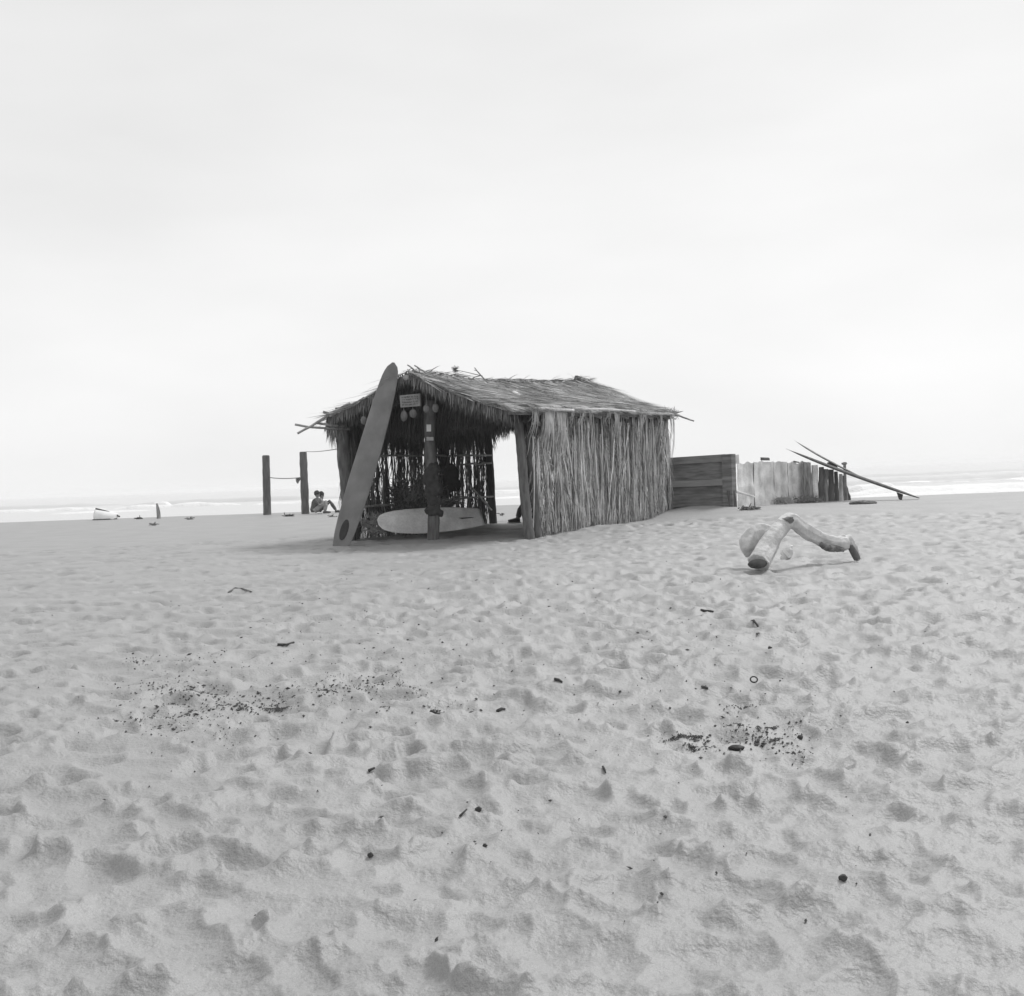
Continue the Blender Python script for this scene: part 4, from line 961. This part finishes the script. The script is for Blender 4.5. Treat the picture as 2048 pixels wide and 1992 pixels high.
# ------------------------------------------------------------------ far left: boat, stake, wrack
c = P(213, 1036, 46.2); c.z = tzf(c.x, c.y); bt = empty('small_boat', drop(c))
mb = MB(); V = []; n = 14; nc = 10
Yb = c.y
for i in range(n + 1):
    t = i / n; w = 0.42 * (1 - (max(0, t - .35) / .65) ** 2.2) ** .6 if t > .35 else 0.42 * (0.85 + .15 * t / .35)
    h = .44 * (1 - .45 * t)
    for k in range(nc + 1):
        a = PI * k / nc; V.append((c.x - .42 + .92 * t, c.y - w * math.cos(a), c.z + .02 + h * math.sin(a) ** .8))
mb.add(V, [(i * (nc + 1) + k, (i + 1) * (nc + 1) + k, (i + 1) * (nc + 1) + k + 1, i * (nc + 1) + k + 1) for i in range(n) for k in range(nc)] + [tuple(range(nc + 1))])
mb.build('hull', MAT['hull'], bt, smooth=True)
mb = MB(); mb.tube([V3(c.x - .42 + 1.0 * t, c.y - .05, c.z + .04 + .44 * (1 - .5 * t - .35 * t * t)) for t in [i / 8 for i in range(9)]], .035, 8); mb.build('keel', MAT['gunwale'], bt)
mb = MB(); mb.tube([V3(c.x - .42, c.y - .43, c.z + .03), V3(c.x - .1, c.y - .44, c.z + .03), V3(c.x + .2, c.y - .36, c.z + .03), V3(c.x + .48, c.y - .12, c.z + .03)], .025, 6); mb.build('gunwale', MAT['gunwale'], bt)
tag(bt, 'small white upturned boat with a dark keel lying on the beach crest', 'boat')
c = P(318, 1040, 44.8); c.z = tzf(c.x, c.y); mb = MB(); mb.tube([c + V3(0, 0, -.1), c + V3(-.01, 0, .25), c + V3(-.03, 0, .45), c + V3(-.06, 0, .62)], [.085, .075, .06, .03], 10)
tag(mb.build('short_stake', MAT['stakewood']), 'short tapering stake standing alone on the beach crest in front of the surf', 'stake')
random.seed(15)
def wrack(px, py, w, n, lab, m='weed'):
    c = G(px, py)
    if c.y > 44.5 and px < 1000: c = P(px, py, 45.0); c.z = tzf(c.x, c.y)
    mb = MB(); s = c.y / F; mb.ell(c, V3(w * s * .5, 0, 0), V3(0, .13, 0), V3(0, 0, .025), bump=.6, seed=px)
    for k in range(n):
        a = c + V3(random.gauss(0, w * s * .22), random.gauss(0, .05), random.uniform(0.0, .05)); d = V3(random.gauss(0, 1), random.gauss(0, .6), random.uniform(-.1, .35)).normalized() * random.uniform(.05, .16)
        mb.tube([a, a + d * .5 + V3(0, 0, .015), a + d], [.012, .016, .008], 5)
    return tag(mb.build('dry_wrack', MAT[m]), lab, 'seaweed', 'dry seaweed clumps along the beach crest')
wrack(278, 1034, 12, 26, 'small dark seaweed clump between the upturned boat and the short stake')
wrack(308, 1051, 7, 14, 'small seaweed scrap on the sand just in front of the short stake', 'bark')
wrack(380, 1039, 14, 14, 'flat seaweed clump on the crest right of the short stake', 'bark')
wrack(578, 1033, 18, 40, 'tangled seaweed heap between the two thick piles')
wrack(1500, 1020, 40, 60, 'line of dry twigs and weed at the foot of the bleached planks', 'bark')
wrack(1003, 1031, 6, 8, 'little weed scrap on the sand seen through the hut opening', 'bark')
wrack(665, 1034, 16, 10, 'weed scraps on the sand by the feet of the sitting couple', 'bark')

# ------------------------------------------------------------------ foreground bits
def twig(pts, r, lab, m='twig', name='twig', grp='twigs scattered on the sand'):
    q = [GS(*p) for p in pts]
    q = [V3(p.x, p.y, p.z + 0.005 + 0.004 * (i % 2)) for i, p in enumerate(q)]
    mb = MB(); mb.tube(q, [r * (1 - .35 * i / max(1, len(q) - 1)) for i in range(len(q))], 6)
    return tag(mb.build(name, MAT[m], smooth=True), lab, 'twig', grp)
twig([(1402, 1222), (1412, 1224), (1420, 1223), (1426, 1226)], .011, 'short wavy dark twig on the sand below the hut side of the driftwood')
twig([(457, 1186), (470, 1183), (485, 1182), (503, 1185)], .010, 'long thin pale curved twig on the smooth sand far left of the hut front', 'paletwig')
twig([(1503, 1247), (1508, 1250), (1516, 1254)], .010, 'small dark twig lying under the cut end of the driftwood')
twig([(1513, 1272), (1519, 1268)], .007, 'tiny grey twig just below the small dark twig under the driftwood', 'paletwig')
twig([(1110, 1360), (1118, 1363), (1124, 1366)], .008, 'short dark twig on the sand straight below the hut corner post')
twig([(995, 1424), (1003, 1421), (1010, 1420)], .008, 'dark stub of twig at the right end of the seaweed scatter')
twig([(1206, 1536), (1209, 1543), (1211, 1548)], .005, 'little upright-lying dark twig in the middle of the trampled sand')
twig([(738, 1555), (750, 1554)], .006, 'tiny dark twig pair on the sand below the seaweed scatter')
twig([(860, 1410), (875, 1412), (893, 1409)], .009, 'curved dark twig among the right part of the seaweed scatter')
twig([(920, 1634), (934, 1630)], .004, 'thin twig beside the dark knob on the sand')
twig([(555, 1291), (574, 1292), (588, 1286)], .011, 'dark crooked twig above the seaweed scatter')
twig([(1405, 1375), (1412, 1379), (1416, 1381)], .008, 'short dark twig left of the small ring on the sand')
c = GS(1473, 1499); mb = MB(); mb.ell(c + V3(0, 0, .006), V3(.032, 0, 0), V3(0, .026, 0), V3(0, 0, .012), bump=.12, seed=2)
tag(mb.build('black_pebble', MAT['black'], smooth=True), 'oval jet black pebble on the trampled sand', 'pebble')
c = GS(1508, 1366); mb = MB(); mb.tube([c + V3(.016 * math.cos(a) * 1.1, .008 * math.sin(a), .018 + .013 * math.sin(a)) for a in [2 * PI * k / 20 for k in range(21)]], .0038, 6, cap=False)
tag(mb.build('small_ring', MAT['twig'], smooth=True), 'small dark ring standing on edge in the sand', 'ring')
for (px, py, r, lab) in ((957, 1622, .011, 'round dark knob lying on the sand near a thin twig'), (741, 1713, .009, 'small dark pebble on the smoother sand at the bottom'), (970, 1693, .007, 'tiny dark pebble low in the middle of the sand'),
                         (1686, 1760, .011, 'dark lump half buried in the trampled sand near the bottom corner'), (1540, 1298, .012, 'small dark pebble above the small ring'), (1600, 1478, .012, 'dark pebble right of the black oval pebble')):
    c = GS(px, py); mb = MB(); mb.ell(c + V3(0, 0, r * .5), V3(r, 0, 0), V3(0, r * .9, 0), V3(0, 0, r * .8), bump=.4, seed=px)
    tag(mb.build('dark_pebble', MAT['twig'], smooth=True), lab, 'pebble', 'dark pebbles scattered on the sand')
# seaweed crumbs
random.seed(4)
mb = MB()
cl = [(285, 1318, 30, 10, 60), (275, 1328, 25, 6, 40), (335, 1376, 45, 6, 120), (398, 1383, 24, 4, 150), (400, 1400, 70, 16, 260), (370, 1430, 60, 8, 160), (300, 1437, 60, 6, 110), (480, 1420, 30, 5, 80), (555, 1412, 20, 3, 110),
      (560, 1395, 35, 10, 110), (520, 1395, 30, 8, 60), (655, 1378, 40, 7, 150), (690, 1360, 25, 8, 60), (640, 1390, 30, 6, 50), (735, 1370, 22, 12, 110), (790, 1350, 14, 15, 60), (805, 1342, 16, 3, 40), (800, 1375, 14, 8, 40),
      (830, 1390, 18, 6, 40), (765, 1414, 14, 3, 26), (880, 1411, 22, 2, 30), (940, 1405, 22, 6, 26), (460, 1462, 30, 8, 40), (400, 1318, 50, 10, 60), (350, 1450, 25, 6, 40),
      (1375, 1457, 28, 4, 110), (1350, 1455, 25, 6, 80), (1425, 1458, 40, 7, 70), (1500, 1442, 40, 8, 90), (1540, 1446, 40, 8, 70), (1530, 1462, 30, 4, 90), (1590, 1440, 20, 8, 50), (1600, 1488, 18, 6, 40), (1470, 1450, 20, 8, 60), (1390, 1468, 20, 3, 40),
      (1480, 1405, 22, 4, 26), (650, 1300, 200, 40, 60), (1000, 1500, 420, 160, 50), (1350, 1260, 240, 60, 90), (1300, 1600, 380, 120, 36), (480, 1560, 220, 120, 12),
      (1000, 1190, 520, 45, 420), (1350, 1300, 330, 90, 300), (800, 1320, 330, 70, 300), (1200, 1500, 420, 130, 60), (600, 1230, 330, 50, 200), (370, 1400, 110, 40, 500), (700, 1380, 140, 36, 200), (1500, 1452, 100, 24, 180)]
for (px, py, sx, sy, n) in cl:
    for k in range(int(n * (1.6 if sy <= 5 else 0.75))):
        x = random.gauss(px, sx * .75); y = random.gauss(py, sy * (.6 if sy <= 5 else .95))
        if y < 1100: continue
        p = G(x, y); p.z = sand_z(p.x, p.y); r = random.choice((.001, .0014, .0018, .0025, .003, .003, .0042, .006)) * random.uniform(.7, 1.3) * (1 + .02 * p.y); a = random.uniform(0, 2 * PI); e = random.uniform(1, 2.2)
        d1 = V3(math.cos(a), math.sin(a), random.uniform(-.2, .3)) * (r * e); d2 = V3(-math.sin(a), math.cos(a), random.uniform(-.2, .3)) * (r * .7)
        z = V3(0, 0, r * random.uniform(.5, 1)); b_ = p + V3(0, 0, .004)
        mb.add([tuple(b_ - d1), tuple(b_ + d2), tuple(b_ + d1), tuple(b_ - d2), tuple(b_ + z), tuple(b_ - z)],
               [(0, 1, 4), (1, 2, 4), (2, 3, 4), (3, 0, 4), (1, 0, 5), (2, 1, 5), (3, 2, 5), (0, 3, 5)])
o = mb.build('seaweed_debris', MAT['weed']); tag(o, 'dark crumbs of dry seaweed scattered over the sand', None, None, 'stuff')

# ------------------------------------------------------------------ haze
mb = MB(); mb.box((0, 2000, 1.0), (3500, 0, 0), (0, 3900, 0), (0, 0, 5.2))
hm = bpy.data.materials.new('sea_mist'); hm.use_nodes = True; hn = hm.node_tree; hn.nodes.remove(hn.nodes["Principled BSDF"])
pv = hn.nodes.new("ShaderNodeVolumePrincipled"); pv.inputs["Color"].default_value = (.95, .95, .95, 1); pv.inputs["Density"].default_value = HAZE; pv.inputs["Anisotropy"].default_value = 0.0
hn.links.new(pv.outputs[0], hn.nodes["Material Output"].inputs["Volume"])
tag(mb.build('haze', hm, origin=(0, 0, 0)), 'thin pale sea mist over the beach and the sea', None, None, 'stuff')

# ------------------------------------------------------------------ light
sunv = V3(0.47, 0.48, 0.80).normalized()
elev = math.asin(sunv.z); azim = math.atan2(sunv.x, sunv.y)
ld = bpy.data.lights.new('sun', 'SUN'); ld.energy = 1.5; ld.angle = math.radians(15); ld.color = (1, 1, 1)
lo = bpy.data.objects.new('sun', ld); col.objects.link(lo); lo.rotation_euler = sunv.to_track_quat('Z', 'Y').to_euler()
w = bpy.data.worlds.new("World"); sc.world = w; w.use_nodes = True
nt = w.node_tree; N = nt.nodes; L = nt.links; bgn = N["Background"]
sky = N.new("ShaderNodeTexSky"); sky.sky_type = 'NISHITA'; sky.sun_disc = False; sky.sun_elevation = elev; sky.sun_rotation = azim
sky.air_density = 1.0; sky.dust_density = 4.0; sky.ozone_density = 1.0
bw = N.new("ShaderNodeRGBToBW"); L.new(sky.outputs[0], bw.inputs[0])
# cloud layer: even grey overcast with faint broad mottling
tc = N.new("ShaderNodeTexCoord"); mp = N.new("ShaderNodeMapping"); mp.inputs["Scale"].default_value = (1, 1, 3.2); L.new(tc.outputs["Generated"], mp.inputs["Vector"])
nz = N.new("ShaderNodeTexNoise"); nz.inputs["Scale"].default_value = 2.2; nz.inputs["Detail"].default_value = 4; L.new(mp.outputs[0], nz.inputs["Vector"])
mr = N.new("ShaderNodeMapRange"); mr.inputs["From Min"].default_value = .3; mr.inputs["From Max"].default_value = .7; mr.inputs["To Min"].default_value = 7.0; mr.inputs["To Max"].default_value = 8.0
L.new(nz.outputs["Fac"], mr.inputs["Value"])
mx = N.new("ShaderNodeMix"); mx.data_type = 'FLOAT'; mx.inputs[0].default_value = 0.88
sx = N.new("ShaderNodeSeparateXYZ"); L.new(tc.outputs["Generated"], sx.inputs[0])
er = N.new("ShaderNodeMapRange"); er.inputs["From Min"].default_value = 0.0; er.inputs["From Max"].default_value = 0.55; er.inputs["To Min"].default_value = 1.07; er.inputs["To Max"].default_value = 0.84
L.new(sx.outputs[2], er.inputs["Value"])
mm = N.new("ShaderNodeMath"); mm.operation = 'MULTIPLY'; L.new(mr.outputs[0], mm.inputs[0]); L.new(er.outputs[0], mm.inputs[1])
L.new(bw.outputs[0], mx.inputs[2]); L.new(mm.outputs[0], mx.inputs[3]); L.new(mx.outputs[0], bgn.inputs["Color"])
bgn.inputs["Strength"].default_value = 0.083
vs = sc.view_settings; vs.view_transform = 'Standard'; vs.look = 'None'; vs.exposure = 0.62; vs.gamma = 1.0; vs.use_curve_mapping = False
sc.cycles.filter_width = 1.5; sc.cycles.volume_bounces = 3
for o in bpy.data.objects:
    if '_org' in o: del o['_org']
